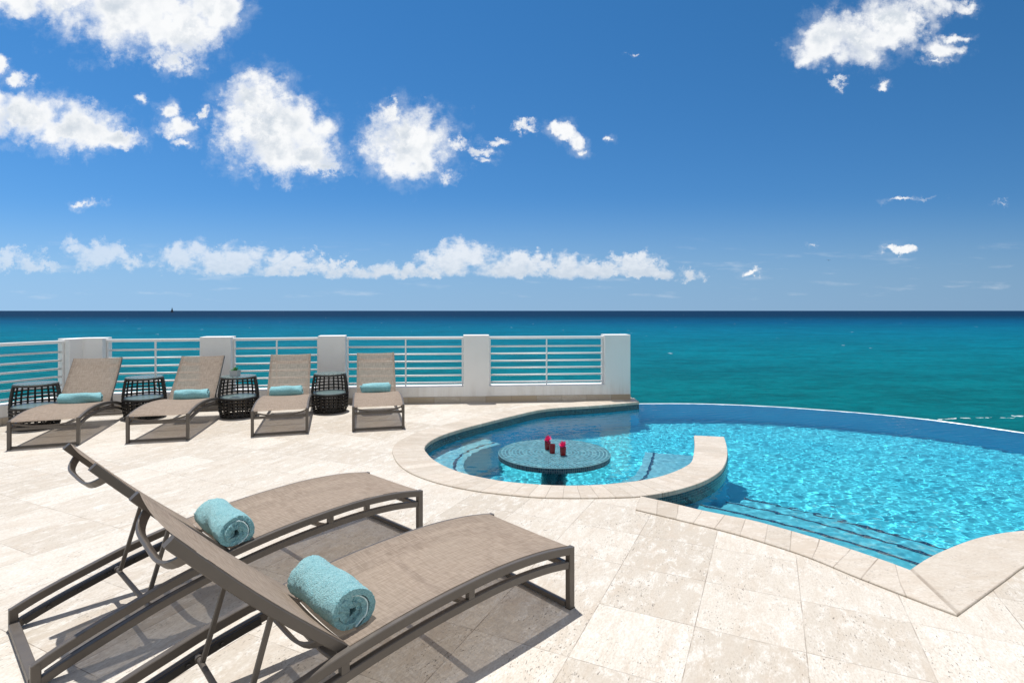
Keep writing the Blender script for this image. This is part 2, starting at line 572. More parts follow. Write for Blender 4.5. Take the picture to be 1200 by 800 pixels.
def mat_sling():
    """open-weave sling: threads in both directions, small holes let light through"""
    m, nt, b = new_mat('woven_sling')
    uv = nt.node('ShaderNodeTexCoord').outputs['UV']
    u, v, _ = nt.sep(uv)
    warp = nt.noise(nt.comb(nt.math('MULTIPLY', u, 3.0), nt.math('MULTIPLY', v, 420.0), 0), 1.0, 3, 0.7)
    weft = nt.noise(nt.comb(nt.math('MULTIPLY', u, 420.0), nt.math('MULTIPLY', v, 3.0), 4.0), 1.0, 3, 0.7)
    slub = nt.noise(nt.comb(nt.math('MULTIPLY', u, 14.0), nt.math('MULTIPLY', v, 110.0), 2.0), 1.0, 2, 0.5)
    slub2 = nt.noise(nt.comb(nt.math('MULTIPLY', u, 110.0), nt.math('MULTIPLY', v, 14.0), 6.0), 1.0, 2, 0.5)
    t = nt.math('ADD', nt.math('MULTIPLY', nt.math('ADD', warp, weft), 0.5), nt.math('MULTIPLY', nt.math('SUBTRACT', nt.math('ADD', slub, slub2), 1.0), 0.45))
    c = nt.mix(nt.smooth(t, 0.28, 0.72), (0.275, 0.212, 0.162), (0.46, 0.372, 0.30))
    fade = nt.noise(uv, 3.0, 3, 0.5)
    c = nt.mix(nt.smooth(fade, 0.4, 0.7, 0, 0.22), c, (0.36, 0.30, 0.24))
    nt.put(b.inputs['Base Color'], c)
    b.inputs['Roughness'].default_value = 0.72
    b.inputs['Specular IOR Level'].default_value = 0.25
    nt.put(b.inputs['Normal'], nt.bump(t, 0.35, 0.002))
    tr = nt.node('ShaderNodeBsdfTransparent')
    tr.inputs[0].default_value = (1.0, 0.93, 0.85, 1)
    tl = nt.node('ShaderNodeBsdfTranslucent')
    nt.put(tl.inputs[0], c)
    ms0 = nt.node('ShaderNodeMixShader')
    ms0.inputs[0].default_value = 0.36
    nt.put(ms0.inputs[1], b.outputs[0])
    nt.put(ms0.inputs[2], tl.outputs[0])
    ms = nt.node('ShaderNodeMixShader')
    gm = nt.node('ShaderNodeNewGeometry')
    face = nt.math('ABSOLUTE', nt.vmath('DOT_PRODUCT', gm.outputs['Normal'], gm.outputs['Incoming']))
    # the holes close up when the cloth is seen edge-on
    nt.put(ms.inputs[0], nt.math('MULTIPLY', nt.smooth(t, 0.30, 0.62, 0.30, 0.16), nt.math('POWER', face, 1.4)))
    nt.put(ms.inputs[1], ms0.outputs[0])
    nt.put(ms.inputs[2], tr.outputs[0])
    nt.put(m.node_tree.nodes['Material Output'].inputs[0], ms.outputs[0])
    return m


def mat_towel():
    m, nt, b = new_mat('turquoise_terry')
    co = nt.node('ShaderNodeTexCoord').outputs['Object']
    n = nt.noise(co, 190.0, 4, 0.75)
    n2 = nt.noise(co, 24.0, 4, 0.6)
    c = nt.mix(nt.smooth(n, 0.3, 0.7), (0.15, 0.45, 0.50), (0.43, 0.76, 0.79))
    c = nt.mix(nt.smooth(n2, 0.4, 0.75, 0, 0.35), c, (0.12, 0.42, 0.49))
    nt.put(b.inputs['Base Color'], c)
    b.inputs['Roughness'].default_value = 0.95
    b.inputs['Specular IOR Level'].default_value = 0.1
    b.inputs['Sheen Weight'].default_value = 0.35
    b.inputs['Sheen Roughness'].default_value = 0.5
    nt.put(b.inputs['Normal'], nt.bump(nt.math('ADD', nt.math('MULTIPLY', n, 1.0), nt.math('MULTIPLY', n2, 1.3)), 1.0, 0.012))
    return m


def mat_wicker():
    m, nt, b = new_mat('dark_wicker')
    co = nt.node('ShaderNodeTexCoord').outputs['Object']
    c = nt.mix(nt.noise(co, 55.0, 3), (0.011, 0.009, 0.008), (0.032, 0.026, 0.022))
    nt.put(b.inputs['Base Color'], c)
    b.inputs['Roughness'].default_value = 0.5
    nt.put(b.inputs['Normal'], nt.bump(nt.noise(co, 220.0, 2), 0.4, 0.002))
    return m


def mat_frosted():
    m, nt, b = new_mat('frosted_glass')
    co = nt.node('ShaderNodeTexCoord').outputs['Object']
    c = nt.mix(nt.noise(co, 14.0, 4), (0.33, 0.41, 0.41), (0.41, 0.49, 0.49))
    nt.put(b.inputs['Base Color'], c)
    b.inputs['Roughness'].default_value = 0.35
    b.inputs['Coat Weight'].default_value = 0.1
    b.inputs['Coat Roughness'].default_value = 0.05
    return m


def mat_table_glass():
    m, nt, b = new_mat('clear_grey_glass')
    co = nt.node('ShaderNodeTexCoord').outputs['Object']
    nt.put(b.inputs['Base Color'], nt.mix(nt.noise(co, 14.0, 4), (0.30, 0.38, 0.385), (0.36, 0.44, 0.445)))
    b.inputs['Roughness'].default_value = 0.15
    tr = nt.node('ShaderNodeBsdfTransparent')
    tr.inputs[0].default_value = (0.86, 0.95, 0.94, 1)
    ms = nt.node('ShaderNodeMixShader')
    ms.inputs[0].default_value = 0.60
    nt.put(ms.inputs[1], b.outputs[0])
    nt.put(ms.inputs[2], tr.outputs[0])
    nt.put(m.node_tree.nodes['Material Output'].inputs[0], ms.outputs[0])
    return m


def mat_pool_plaster(name, deep, light, tiles=0.0):
    m, nt, b = new_mat(name)
    co = nt.node('ShaderNodeTexCoord').outputs['Object']
    n = nt.noise(co, 1.7, 5, 0.6)
    sp = nt.noise(co, 60.0, 3, 0.7)
    c = nt.mix(nt.smooth(n, 0.3, 0.7), deep, light)
    c = nt.mix(nt.smooth(sp, 0.4, 0.75, 0, 0.25), c, tuple(0.72 * k for k in deep))
    nt.put(b.inputs['Base Color'], c)
    b.inputs['Roughness'].default_value = 0.7
    b.inputs['Specular IOR Level'].default_value = 0.2
    return m


def mat_mosaic(name, cols, size=0.025, spec=0.5):
    m, nt, b = new_mat(name)
    uv = nt.node('ShaderNodeTexCoord').outputs['UV']
    u, v, _ = nt.sep(uv)
    us, vs = nt.math('DIVIDE', u, size), nt.math('DIVIDE', v, size)
    r = nt.white(nt.comb(nt.math('FLOOR', us), nt.math('FLOOR', vs), 1.0))
    fx = nt.math('ABSOLUTE', nt.math('SUBTRACT', nt.math('FRACT', us), 0.5))
    fy = nt.math('ABSOLUTE', nt.math('SUBTRACT', nt.math('FRACT', vs), 0.5))
    g = nt.smooth(nt.math('MAXIMUM', fx, fy), 0.43, 0.47)
    st = [(i / max(1, len(cols) - 1), c) for i, c in enumerate(cols)]
    c = nt.mix(g, nt.ramp(r, st), (0.16, 0.2, 0.21))
    nt.put(b.inputs['Base Color'], c)
    nt.put(b.inputs['Roughness'], nt.lin(g, 0, 1, 0.16, 0.7))
    b.inputs['Specular IOR Level'].default_value = spec
    nt.put(b.inputs['Normal'], nt.bump(nt.math('SUBTRACT', 1.0, g), 0.3, 0.002))
    return m


def mat_table_mosaic():
    m, nt, b = new_mat('ring_mosaic')
    co = nt.node('ShaderNodeTexCoord').outputs['Object']
    x, y, _ = nt.sep(co)
    rr = nt.math('SQRT', nt.math('ADD', nt.math('MULTIPLY', x, x), nt.math('MULTIPLY', y, y)))
    ring = nt.math('DIVIDE', rr, 0.037)
    ir = nt.math('FLOOR', ring)
    ang = nt.math('ARCTAN2', y, x)
    cnt = nt.math('FLOOR', nt.math('MULTIPLY', nt.math('ADD', ir, 0.6), 6.283))
    seg = nt.math('MULTIPLY', nt.math('DIVIDE', nt.math('ADD', ang, math.pi), 2 * math.pi), cnt)
    rv = nt.white(nt.comb(ir, nt.math('FLOOR', seg), 2.0), out=1)
    r0, r1, r2 = nt.sep(rv)
    fx = nt.math('ABSOLUTE', nt.math('SUBTRACT', nt.math('FRACT', ring), 0.5))
    fy = nt.math('ABSOLUTE', nt.math('SUBTRACT', nt.math('FRACT', seg), 0.5))
    g = nt.smooth(nt.math('MAXIMUM', fx, fy), 0.36, 0.42)
    tile = nt.ramp(r0, [(0, (0.001, 0.036, 0.06)), (0.45, (0.002, 0.072, 0.105)), (0.85, (0.004, 0.115, 0.155)), (1, (0.10, 0.25, 0.28))])
    c = nt.mix(g, tile, (0.17, 0.34, 0.38))
    nt.put(b.inputs['Base Color'], c)
    nt.put(b.inputs['Roughness'], nt.lin(g, 0, 1, 0.3, 0.8))
    b.inputs['Specular IOR Level'].default_value = 0.15
    # each tessera is set at its own slight tilt
    tilt = nt.vmath('MULTIPLY', nt.vmath('SUBTRACT', rv, (0.5, 0.5, 0.5)), (0.16, 0.16, 0.0))
    geo = nt.node('ShaderNodeNewGeometry').outputs['Normal']
    nt.put(b.inputs['Normal'], nt.vmath('NORMALIZE', nt.vmath('ADD', geo, tilt)))
    return m


def mat_water():
    m, nt, b = new_mat('pool_water')
    m.node_tree.nodes.remove(b)
    g = nt.node('ShaderNodeBsdfGlass')
    g.inputs['IOR'].default_value = 1.33
    g.inputs['Roughness'].default_value = 0.0
    g.inputs['Color'].default_value = (0.97, 1.0, 1.0, 1)
    nt.put(m.node_tree.nodes['Material Output'].inputs[0], g.outputs[0])
    return m


def mat_sea():
    m, nt, b = new_mat('sea_water')
    m.node_tree.nodes.remove(b)
    geo = nt.node('ShaderNodeNewGeometry')
    P = geo.outputs['Position']
    x, y, _ = nt.sep(P)
    d = nt.math('LOGARITHM', nt.math('MAXIMUM', y, 10.0), 10.0)
    big = nt.noise(nt.vmath('MULTIPLY', P, (0.35, 1.0, 1.0)), 0.0035, 5, 0.55)
    dd = nt.math('ADD', d, nt.math('MULTIPLY', nt.math('SUBTRACT', big, 0.5), 0.20))
    dd = nt.math('ADD', dd, nt.math('MULTIPLY', nt.smooth(x, 0, 60, 0, 1), nt.smooth(y, 30, 200, 0.0, 0.0)))
    f = nt.lin(dd, 1.5, 4.0)
    c = nt.ramp(f, [(0.00, (0.000, 0.112, 0.124)), (0.10, (0.000, 0.120, 0.142)), (0.20, (0.000, 0.126, 0.170)), (0.35, (0.000, 0.106, 0.178)), (0.44, (0.000, 0.064, 0.142)),
                    (0.52, (0.000, 0.036, 0.085)), (0.58, (0.001, 0.021, 0.058)), (0.80, (0.002, 0.018, 0.052)), (1.0, (0.004, 0.028, 0.068))])
    # patches of sea grass and cloud-free sand on the bed
    patch = nt.smooth(nt.noise(nt.vmath('MULTIPLY', P, (0.3, 1.0, 1.0)), 0.018, 6, 0.6), 0.46, 0.66, 0, 0.3)
    c = nt.mix(patch, c, nt.mix(0.55, c, (0.0, 0.05, 0.09)))
    # wavelets: wave shading painted into the colour as darker and lighter noise
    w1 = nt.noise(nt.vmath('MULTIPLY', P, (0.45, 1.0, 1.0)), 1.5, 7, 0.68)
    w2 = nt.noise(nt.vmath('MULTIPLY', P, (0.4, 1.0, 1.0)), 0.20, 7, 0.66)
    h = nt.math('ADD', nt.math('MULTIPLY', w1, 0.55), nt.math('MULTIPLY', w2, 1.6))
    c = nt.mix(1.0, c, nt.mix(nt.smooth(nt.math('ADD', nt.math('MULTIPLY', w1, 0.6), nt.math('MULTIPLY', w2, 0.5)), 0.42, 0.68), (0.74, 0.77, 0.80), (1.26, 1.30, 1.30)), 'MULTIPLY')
    # scattered whitecaps
    cell = nt.vmath('MULTIPLY', P, (0.22, 0.10, 1.0))
    vr = nt.voronoi(cell, 1.0, out='Color')
    vd = nt.voronoi(cell, 1.0)
    rare = nt.math('GREATER_THAN', nt.sep(vr)[0], 0.93)
    sz = nt.lin(nt.sep(vr)[1], 0, 1, 0.02, 0.12)
    ragged = nt.math('MULTIPLY', nt.math('SUBTRACT', nt.noise(P, 2.2, 3), 0.5), 0.22)
    cap = nt.math('MULTIPLY', rare, nt.math('LESS_THAN', nt.math('ADD', vd, ragged), sz))
    # a low breaker off the right of the pool
    line = nt.math('ABSOLUTE', nt.math('SUBTRACT', y, nt.math('ADD', nt.math('MULTIPLY_ADD', x, 0.10, 39.6), nt.math('MULTIPLY', nt.math('SUBTRACT', nt.noise(P, 0.5, 3), 0.5), 3.0))))
    brk = nt.math('MULTIPLY', nt.math('LESS_THAN', line, 0.17), nt.math('MULTIPLY', nt.smooth(x, 24, 34), nt.math('GREATER_THAN', nt.noise(P, 1.6, 3), 0.53)))
    foam = nt.math('MAXIMUM', cap, brk)
    c = nt.mix(nt.math('MULTIPLY', foam, 0.8), c, (0.75, 0.8, 0.8))
    df = nt.node('ShaderNodeBsdfDiffuse')
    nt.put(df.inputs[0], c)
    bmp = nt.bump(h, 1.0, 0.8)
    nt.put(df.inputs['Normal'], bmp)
    gl = nt.node('ShaderNodeBsdfGlossy')
    gl.inputs['Roughness'].default_value = 0.28
    gl.inputs['Color'].default_value = (0.8, 0.95, 1.0, 1)
    nt.put(gl.inputs['Normal'], bmp)
    fr = nt.node('ShaderNodeFresnel')
    fr.inputs['IOR'].default_value = 1.33
    nt.put(fr.inputs['Normal'], bmp)
    fac = nt.math('MINIMUM', nt.math('MULTIPLY', fr.outputs[0], 0.2), 0.035)
    ms = nt.node('ShaderNodeMixShader')
    nt.put(ms.inputs[0], fac)
    nt.put(ms.inputs[1], df.outputs[0])
    nt.put(ms.inputs[2], gl.outputs[0])
    nt.put(m.node_tree.nodes['Material Output'].inputs[0], ms.outputs[0])
    return m


def mat_simple(name, c0, c1, rough=0.6, scale=20.0, **kw):
    m, nt, b = new_mat(name)
    co = nt.node('ShaderNodeTexCoord').outputs['Object']
    nt.put(b.inputs['Base Color'], nt.mix(nt.noise(co, scale, 4), c0, c1))
    b.inputs['Roughness'].default_value = rough
    for k, v in kw.items():
        b.inputs[k].default_value = v
    return m


M = dict(
    deck=mat_deck(), coping=mat_coping(), skirting=mat_skirting(), white=mat_plaster_white(), rail=mat_white_metal(),
    frame=mat_frame(), black=mat_dark_metal(), sling=mat_sling(), towel=mat_towel(), hem=mat_simple('pale_hem', (0.55, 0.74, 0.76), (0.68, 0.82, 0.83), 0.9, 90.0), wicker=mat_wicker(), frosted=mat_frosted(), glass=mat_table_glass(),
    pool=mat_pool_plaster('turquoise_pool_plaster', (0.05, 0.58, 0.74), (0.085, 0.67, 0.81)),
    poolwall=mat_pool_plaster('pool_wall_plaster', (0.0, 0.42, 0.66), (0.01, 0.49, 0.72)),
    step=mat_pool_plaster('step_plaster', (0.07, 0.47, 0.60), (0.11, 0.54, 0.66)),
    bench=mat_pool_plaster('pool_bench_plaster', (0.15, 0.49, 0.60), (0.23, 0.57, 0.67)),
    band=mat_mosaic('dark_tile_band', [(0.006, 0.022, 0.035), (0.01, 0.05, 0.075), (0.02, 0.09, 0.11), (0.008, 0.03, 0.06)], 0.022),
    nosing=mat_mosaic('dark_nosing_tiles', [(0.004, 0.02, 0.05), (0.006, 0.04, 0.08), (0.01, 0.06, 0.09)], 0.024),
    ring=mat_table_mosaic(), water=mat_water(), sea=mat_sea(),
    rim=mat_mosaic('table_rim_tiles', [(0.02, 0.05, 0.075), (0.03, 0.09, 0.12), (0.05, 0.12, 0.15)], 0.022),
    weir=mat_simple('weir_glint_stone', (0.62, 0.72, 0.76), (0.78, 0.84, 0.86), 0.25, 9.0),  # pale colour stands in for the glint along the wet edge
    concrete=mat_simple('retaining_concrete', (0.32, 0.30, 0.27), (0.45, 0.43, 0.39), 0.85, 3.0),
    pot=mat_simple('grey_ceramic', (0.30, 0.32, 0.33), (0.38, 0.40, 0.41), 0.5),
    leaf=mat_simple('succulent_green', (0.03, 0.14, 0.03), (0.06, 0.26, 0.05), 0.5),
    redglass=mat_simple('ruby_glass', (0.20, 0.010, 0.012), (0.34, 0.022, 0.022), 0.12, 40.0),
    petal=mat_simple('magenta_petals', (0.60, 0.012, 0.11), (0.80, 0.05, 0.24), 0.6, 60.0),
    sail=mat_simple('dark_sail', (0.03, 0.04, 0.06), (0.05, 0.06, 0.08), 0.8),
    hull=mat_simple('boat_hull', (0.08, 0.09, 0.1), (0.12, 0.13, 0.14), 0.5),
    birddark=mat_simple('dark_plumage', (0.012, 0.012, 0.014), (0.03, 0.03, 0.03), 0.7),
    birdwhite=mat_simple('white_plumage', (0.7, 0.7, 0.7), (0.8, 0.8, 0.8), 0.7),
)

# ------------------------------------------------------------------ plan of the pool (metres)
A_IN = [(2.08, 8.93), (1.35, 8.60), (.516, 8.29), (-.03, 7.70), (-.42, 7.20), (-.667, 6.86), (-.864, 6.507), (-.959, 6.195), (-.969, 5.924),
        (-.907, 5.706), (-.80, 5.45), (-.632, 5.188), (-.43, 4.974), (-.218, 4.83), (-.02, 4.73), (.287, 4.652), (.52, 4.635), (.731, 4.655),
        (.92, 4.70), (1.12, 4.77), (1.296, 4.865), (1.46, 4.99), (1.656, 5.19), (1.80, 5.40), (1.95, 5.78), (2.07, 6.12), (2.19, 6.50)]
A_OUT = [(2.08, 9.30), (1.25, 8.96), (.36, 8.58), (-.27, 7.92), (-.69, 7.40), (-.98, 6.99), (-1.2, 6.58), (-1.30, 6.2), (-1.29, 5.88),
         (-1.235, 5.65), (-1.12, 5.33), (-.94, 5.02), (-.69, 4.76), (-.42, 4.575), (-.16, 4.46), (.2, 4.36), (.5, 4.342), (.78, 4.350),
         (1.02, 4.378), (1.26, 4.47), (1.49, 4.61), (1.71, 4.795), (1.93, 5.055), (2.09, 5.33), (2.24, 5.66), (2.38, 6.04), (2.505, 6.43)]
B_IN = [(1.03, 4.37), (1.216, 4.232), (1.386, 4.085), (1.554, 3.967), (1.70, 3.87), (1.80, 3.775), (1.915, 3.65), (2.05, 3.487), (2.18, 3.30), (2.243, 3.2), (2.286, 3.12)]
B_OUT = [(.93, 4.09), (1.13, 3.94), (1.25, 3.845), (1.394, 3.733), (1.55, 3.59), (1.644, 3.49), (1.753, 3.363), (1.838, 3.235), (1.92, 3.08), (2.05, 2.87), (2.182, 2.67)]
C_IN = [(2.286, 3.12), (2.516, 3.276), (2.777, 3.424), (3.034, 3.552), (3.24, 3.627), (3.454, 3.68), (3.8, 3.735), (4.4, 3.75), (5.2, 3.68), (6.2, 3.5), (7.6, 3.3)]
C_OUT = [(2.182, 2.67), (2.445, 2.836), (2.757, 3.033), (2.991, 3.18), (3.25, 3.30), (3.5, 3.37), (3.85, 3.42), (4.4, 3.43), (5.2, 3.36), (6.2, 3.19), (7.6, 2.99)]
INF = [(2.085, 9.31), (2.9, 9.33), (3.6, 9.24), (4.24, 9.06), (4.8, 8.82), (5.34, 8.52), (5.82, 8.19), (6.2, 7.83), (6.45, 7.45), (6.68, 7.06), (6.95, 6.4), (7.15, 5.7), (7.25, 5.0), (7.27, 4.2), (7.27, 3.2)]
SUB = 4
v3 = lambda L: [Vector((p[0], p[1], 0)) for p in L]
Ai, Ao, Bi, Bo, Ci, Co = (catmull(v3(L), SUB) for L in (A_IN, A_OUT, B_IN, B_OUT, C_IN, C_OUT))
In = catmull(v3(INF), SUB)
J = 18 * SUB                       # where the free-standing arm of the coping leaves the terrace
WATER_Z, FLOOR_Z = -0.09, -1.40
CT, CB = 0.012, -0.030             # coping top and underside


def cum(pts):
    L = [0.0]
    for a, b in zip(pts, pts[1:]):
        L.append(L[-1] + (b - a).length)
    return L


# ------------------------------------------------------------------ terrace
def build_terrace():
    mid = lambda a, b: [(p + q) / 2 for p, q in zip(a, b)]
    Am, Bm, Cm = mid(Ai, Ao)[:J + 1], mid(Bi, Bo), mid(Ci, Co)
    loop = [Vector((2.06, 9.5, 0)), Vector((-2.95, 9.06, 0)), Vector((-6.55, 8.30, 0)), Vector((-7.0, 7.1, 0)), Vector((-10.2, -0.4, 0)), Vector((-12.0, -7.0, 0)), Vector((14.0, -7.0, 0)), Vector((14.0, 3.0, 0))]
    loop += [p for p in reversed(Cm)]
    loop += [p for p in reversed(Bm)][1:]
    loop += [Vector((1.05, 4.39, 0))]
    loop += [p for p in reversed(Am)]
    mb = MB()
    n = len(loop)
    mb.add(loop, [tuple(range(n))])
    o = mb.build('terrace', M['deck'])
    import bmesh
    bm = bmesh.new()
    bm.from_mesh(o.data)
    bmesh.ops.triangulate(bm, faces=bm.faces[:], ngon_method='EAR_CLIP')
    bmesh.ops.recalc_face_normals(bm, faces=bm.faces[:])
    for f in bm.faces:
        if f.normal.z < 0:
            f.normal_flip()
    bm.to_mesh(o.data)
    bm.free()
    tag(o, kind='structure')
    # the masonry the terrace stands on, down to the sea
    mb = MB()
    back = [(2.10, 9.52), (-2.95, 9.08), (-6.57, 8.32), (-7.02, 7.1), (-10.22, -0.4)]
    for (a, b) in zip(back, back[1:]):
        mb.add([(a[0], a[1], -7.5), (b[0], b[1], -7.5), (b[0], b[1], -0.01), (a[0], a[1], -0.01)], [(0, 1, 2, 3)])
    o = mb.build('terrace_substructure', M['concrete'])
    tag(o, kind='structure')


build_terrace()

# ------------------------------------------------------------------ swimming pool
pool = empty('swimming_pool', (3.0, 6.0, 0))
tag(pool, 'free-form turquoise infinity pool with pale travertine coping and a curved stone arm', 'swimming pool')


def wparent(o, p):
    o.parent = p
    o.matrix_parent_inverse = Matrix.Translation(p.location).inverted()
    return o


def coping(name, inn, out, block=0.255):
    ku = 0.255 / block
    mb = MB()
    n = len(inn)
    Lm = [ku * q for q in cum([(a + b) / 2 for a, b in zip(inn, out)])]
    rows = []
    for a, b in zip(inn, out):
        d = (a - b).normalized()
        ai = a + d * 0.018
        w = (ai - b).length
        rows.append(([(b.x, b.y, CB), (b.x, b.y, CT - .004), (b.x + d.x * .004, b.y + d.y * .004, CT), (ai.x - d.x * .012, ai.y - d.y * .012, CT), (ai.x - d.x * .003, ai.y - d.y * .003, CT - .004), (ai.x, ai.y, CT - .013), (ai.x, ai.y, CB)],
                     [-.05, 0, .004, w - .012, w - .003, w + .008, w + .03]))
    k = 7
    vs = [p for r, _ in rows for p in r]
    fs, uv = [], []
    for i in range(n - 1):
        for j in range(k):
            a, b = i * k + j, i * k + (j + 1) % k
            fs.append((a, a + k, b + k, b))
            v0, v1 = rows[i][1][j], rows[i][1][(j + 1) % k]
            uv.append([(Lm[i], v0), (Lm[i + 1], v0), (Lm[i + 1], v1), (Lm[i], v1)])
    fs.append(tuple(range(k)))
    uv.append([(Lm[0] + .05, x) for x in rows[0][1]])
    fs.append(tuple(range((n - 1) * k, n * k))[::-1])
    uv.append([(Lm[-1] - .05, x) for x in rows[-1][1]][::-1])
    mb.add(vs, fs, uv)
    o = mb.build(name, M['coping'])
    import bmesh
    bm = bmesh.new()
    bm.from_mesh(o.data)
    bmesh.ops.recalc_face_normals(bm, faces=bm.faces[:])
    bm.to_mesh(o.data)
    bm.free()
    return wparent(o, pool)


coping('coping', Ai, Ao, 0.125)
coping('coping', Bi, Bo, 0.155)
coping('coping', Ci, Co, 1.9)


def receiver(o):
    o.cycles.is_caustics_receiver = True
    return o


# outline of the wet basin without the weir, in order
arm_end = [Ai[-1], Ao[-1]]
basin = Ai + [Ao[-1]] + list(reversed(Ao))[1:-J] + Bi[1:] + Ci[1:]


def vstrip(pts, z0, z1, name, mat, off=0.0, closed=False):
    mb = MB()
    L = cum(pts)
    q = []
    for i, p in enumerate(pts):
        t = (pts[min(i + 1, len(pts) - 1)] - pts[max(i - 1, 0)]).normalized()
        q.append(p + Vector((-t.y, t.x, 0)) * off)
    for i in range(len(q) - 1):
        a, b = q[i], q[i + 1]
        mb.add([(a.x, a.y, z0), (b.x, b.y, z0), (b.x, b.y, z1), (a.x, a.y, z1)], [(0, 1, 2, 3)],
               [[(L[i], z0), (L[i + 1], z0), (L[i + 1], z1), (L[i], z1)]])
    o = mb.build(name, mat)
    return receiver(wparent(o, pool))


vstrip(basin, FLOOR_Z - .02, CB + .004, 'pool_wall', M['poolwall'])
vstrip(basin, -0.235, CB + .002, 'tile_band', M['band'], off=0.004)
mb = MB()
mb.add([(-2, 2.5, FLOOR_Z), (8, 2.5, FLOOR_Z), (8, 9.6, FLOOR_Z), (-2, 9.6, FLOOR_Z)], [(0, 1, 2, 3)])
receiver(wparent(mb.build('pool_floor', M['pool']), pool))

# weir along the sea edge
mb = MB()
n = len(In)
rows = []
for i, p in enumerate(In):
    t = (In[min(i + 1, n - 1)] - In[max(i - 1, 0)]).normalized()
    nrm = Vector((-t.y, t.x, 0))          # to the sea
    a, b = p - nrm * 0.03, p + nrm * 0.022
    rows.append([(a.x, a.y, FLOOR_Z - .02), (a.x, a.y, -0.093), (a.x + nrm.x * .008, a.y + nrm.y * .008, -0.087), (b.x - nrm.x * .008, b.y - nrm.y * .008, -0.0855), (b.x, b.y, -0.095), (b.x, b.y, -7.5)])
k = 6
fs = []
mi = []
for i in range(n - 1):
    for j in range(k - 1):
        a = i * k + j
        fs.append((a, a + 1, a + k + 1, a + k))
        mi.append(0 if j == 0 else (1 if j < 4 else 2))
mb.add([p for r in rows for p in r], fs)
mb.mi = mi
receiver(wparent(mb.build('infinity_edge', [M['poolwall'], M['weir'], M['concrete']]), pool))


def slab(name, inn, out, ztop, mat, zbot=FLOOR_Z, trim=None, trim_in=0.085, trim_w=0.03):
    """a solid underwater bench or step between two polylines, with a tile line along its outer edge"""
    n = len(inn)
    L = cum(out)
    mb = MB()
    vs = [(p.x, p.y, z) for a, b in zip(inn, out) for p, z in ((a, ztop), (b, ztop), (b, zbot), (a, zbot))]
    fs = []
    for i in range(n - 1):
        for j in range(4):
            a, b = i * 4 + j, i * 4 + (j + 1) % 4
            fs.append((a, b, b + 4, a + 4))
    fs += [(0, 3, 2, 1), tuple((n - 1) * 4 + q for q in (0, 1, 2, 3))]
    mb.add(vs, fs)
    o = receiver(wparent(mb.build(name, mat), pool))
    if trim:
        mt = MB()
        for i in range(n - 1):
            q = []
            for k_ in (i, i + 1):
                d = (inn[k_] - out[k_]).normalized()
                q.append((out[k_] + d * trim_in, out[k_] + d * (trim_in + trim_w)))
            z = ztop + 0.004
            mt.add([(q[0][0].x, q[0][0].y, z), (q[1][0].x, q[1][0].y, z), (q[1][1].x, q[1][1].y, z), (q[0][1].x, q[0][1].y, z)], [(0, 1, 2, 3)],
                   [[(L[i], 0), (L[i + 1], 0), (L[i + 1], trim_w), (L[i], trim_w)]])
        t = mt.build('tile_line', trim)
        t.parent = o
        receiver(t)
    return o


def arc(c, r, a0, a1, n):
    return [Vector((c[0] + r * math.cos(R(a0 + (a1 - a0) * i / n)), c[1] + r * math.sin(R(a0 + (a1 - a0) * i / n)), 0)) for i in range(n + 1)]


LC = (0.493, 6.071)
slab('bench', arc(LC, 1.55, 128, 236, 40), arc(LC, 1.03, 128, 236, 40), WATER_Z - 0.36, M['bench'], trim=M['nosing'])
# bench along the inside of the arm
bi = Ai[17 * SUB:25 * SUB + 3]
bo_ = []
for i, p in enumerate(bi):
    t = (bi[min(i + 1, len(bi) - 1)] - bi[max(i - 1, 0)]).normalized()
    bo_.append(p + Vector((-t.y, t.x, 0)) * 0.57)
slab('bench', [p - (q - p).normalized() * 0.05 for p, q in zip(bi, bo_)], bo_, WATER_Z - 0.36, M['bench'], trim=M['nosing'])
# entry steps
SCN = (-0.451, 1.533)
for (r, d, a1) in ((3.74, 0.18, 56.5), (4.18, 0.42, 55.0), (4.60, 0.66, 54.0)):
    slab('step', arc(SCN, 3.05, 16, a1, 40), arc(SCN, r, 16, a1, 40), WATER_Z - d, M['step'], trim=M['nosing'], trim_in=0.012, trim_w=0.034)


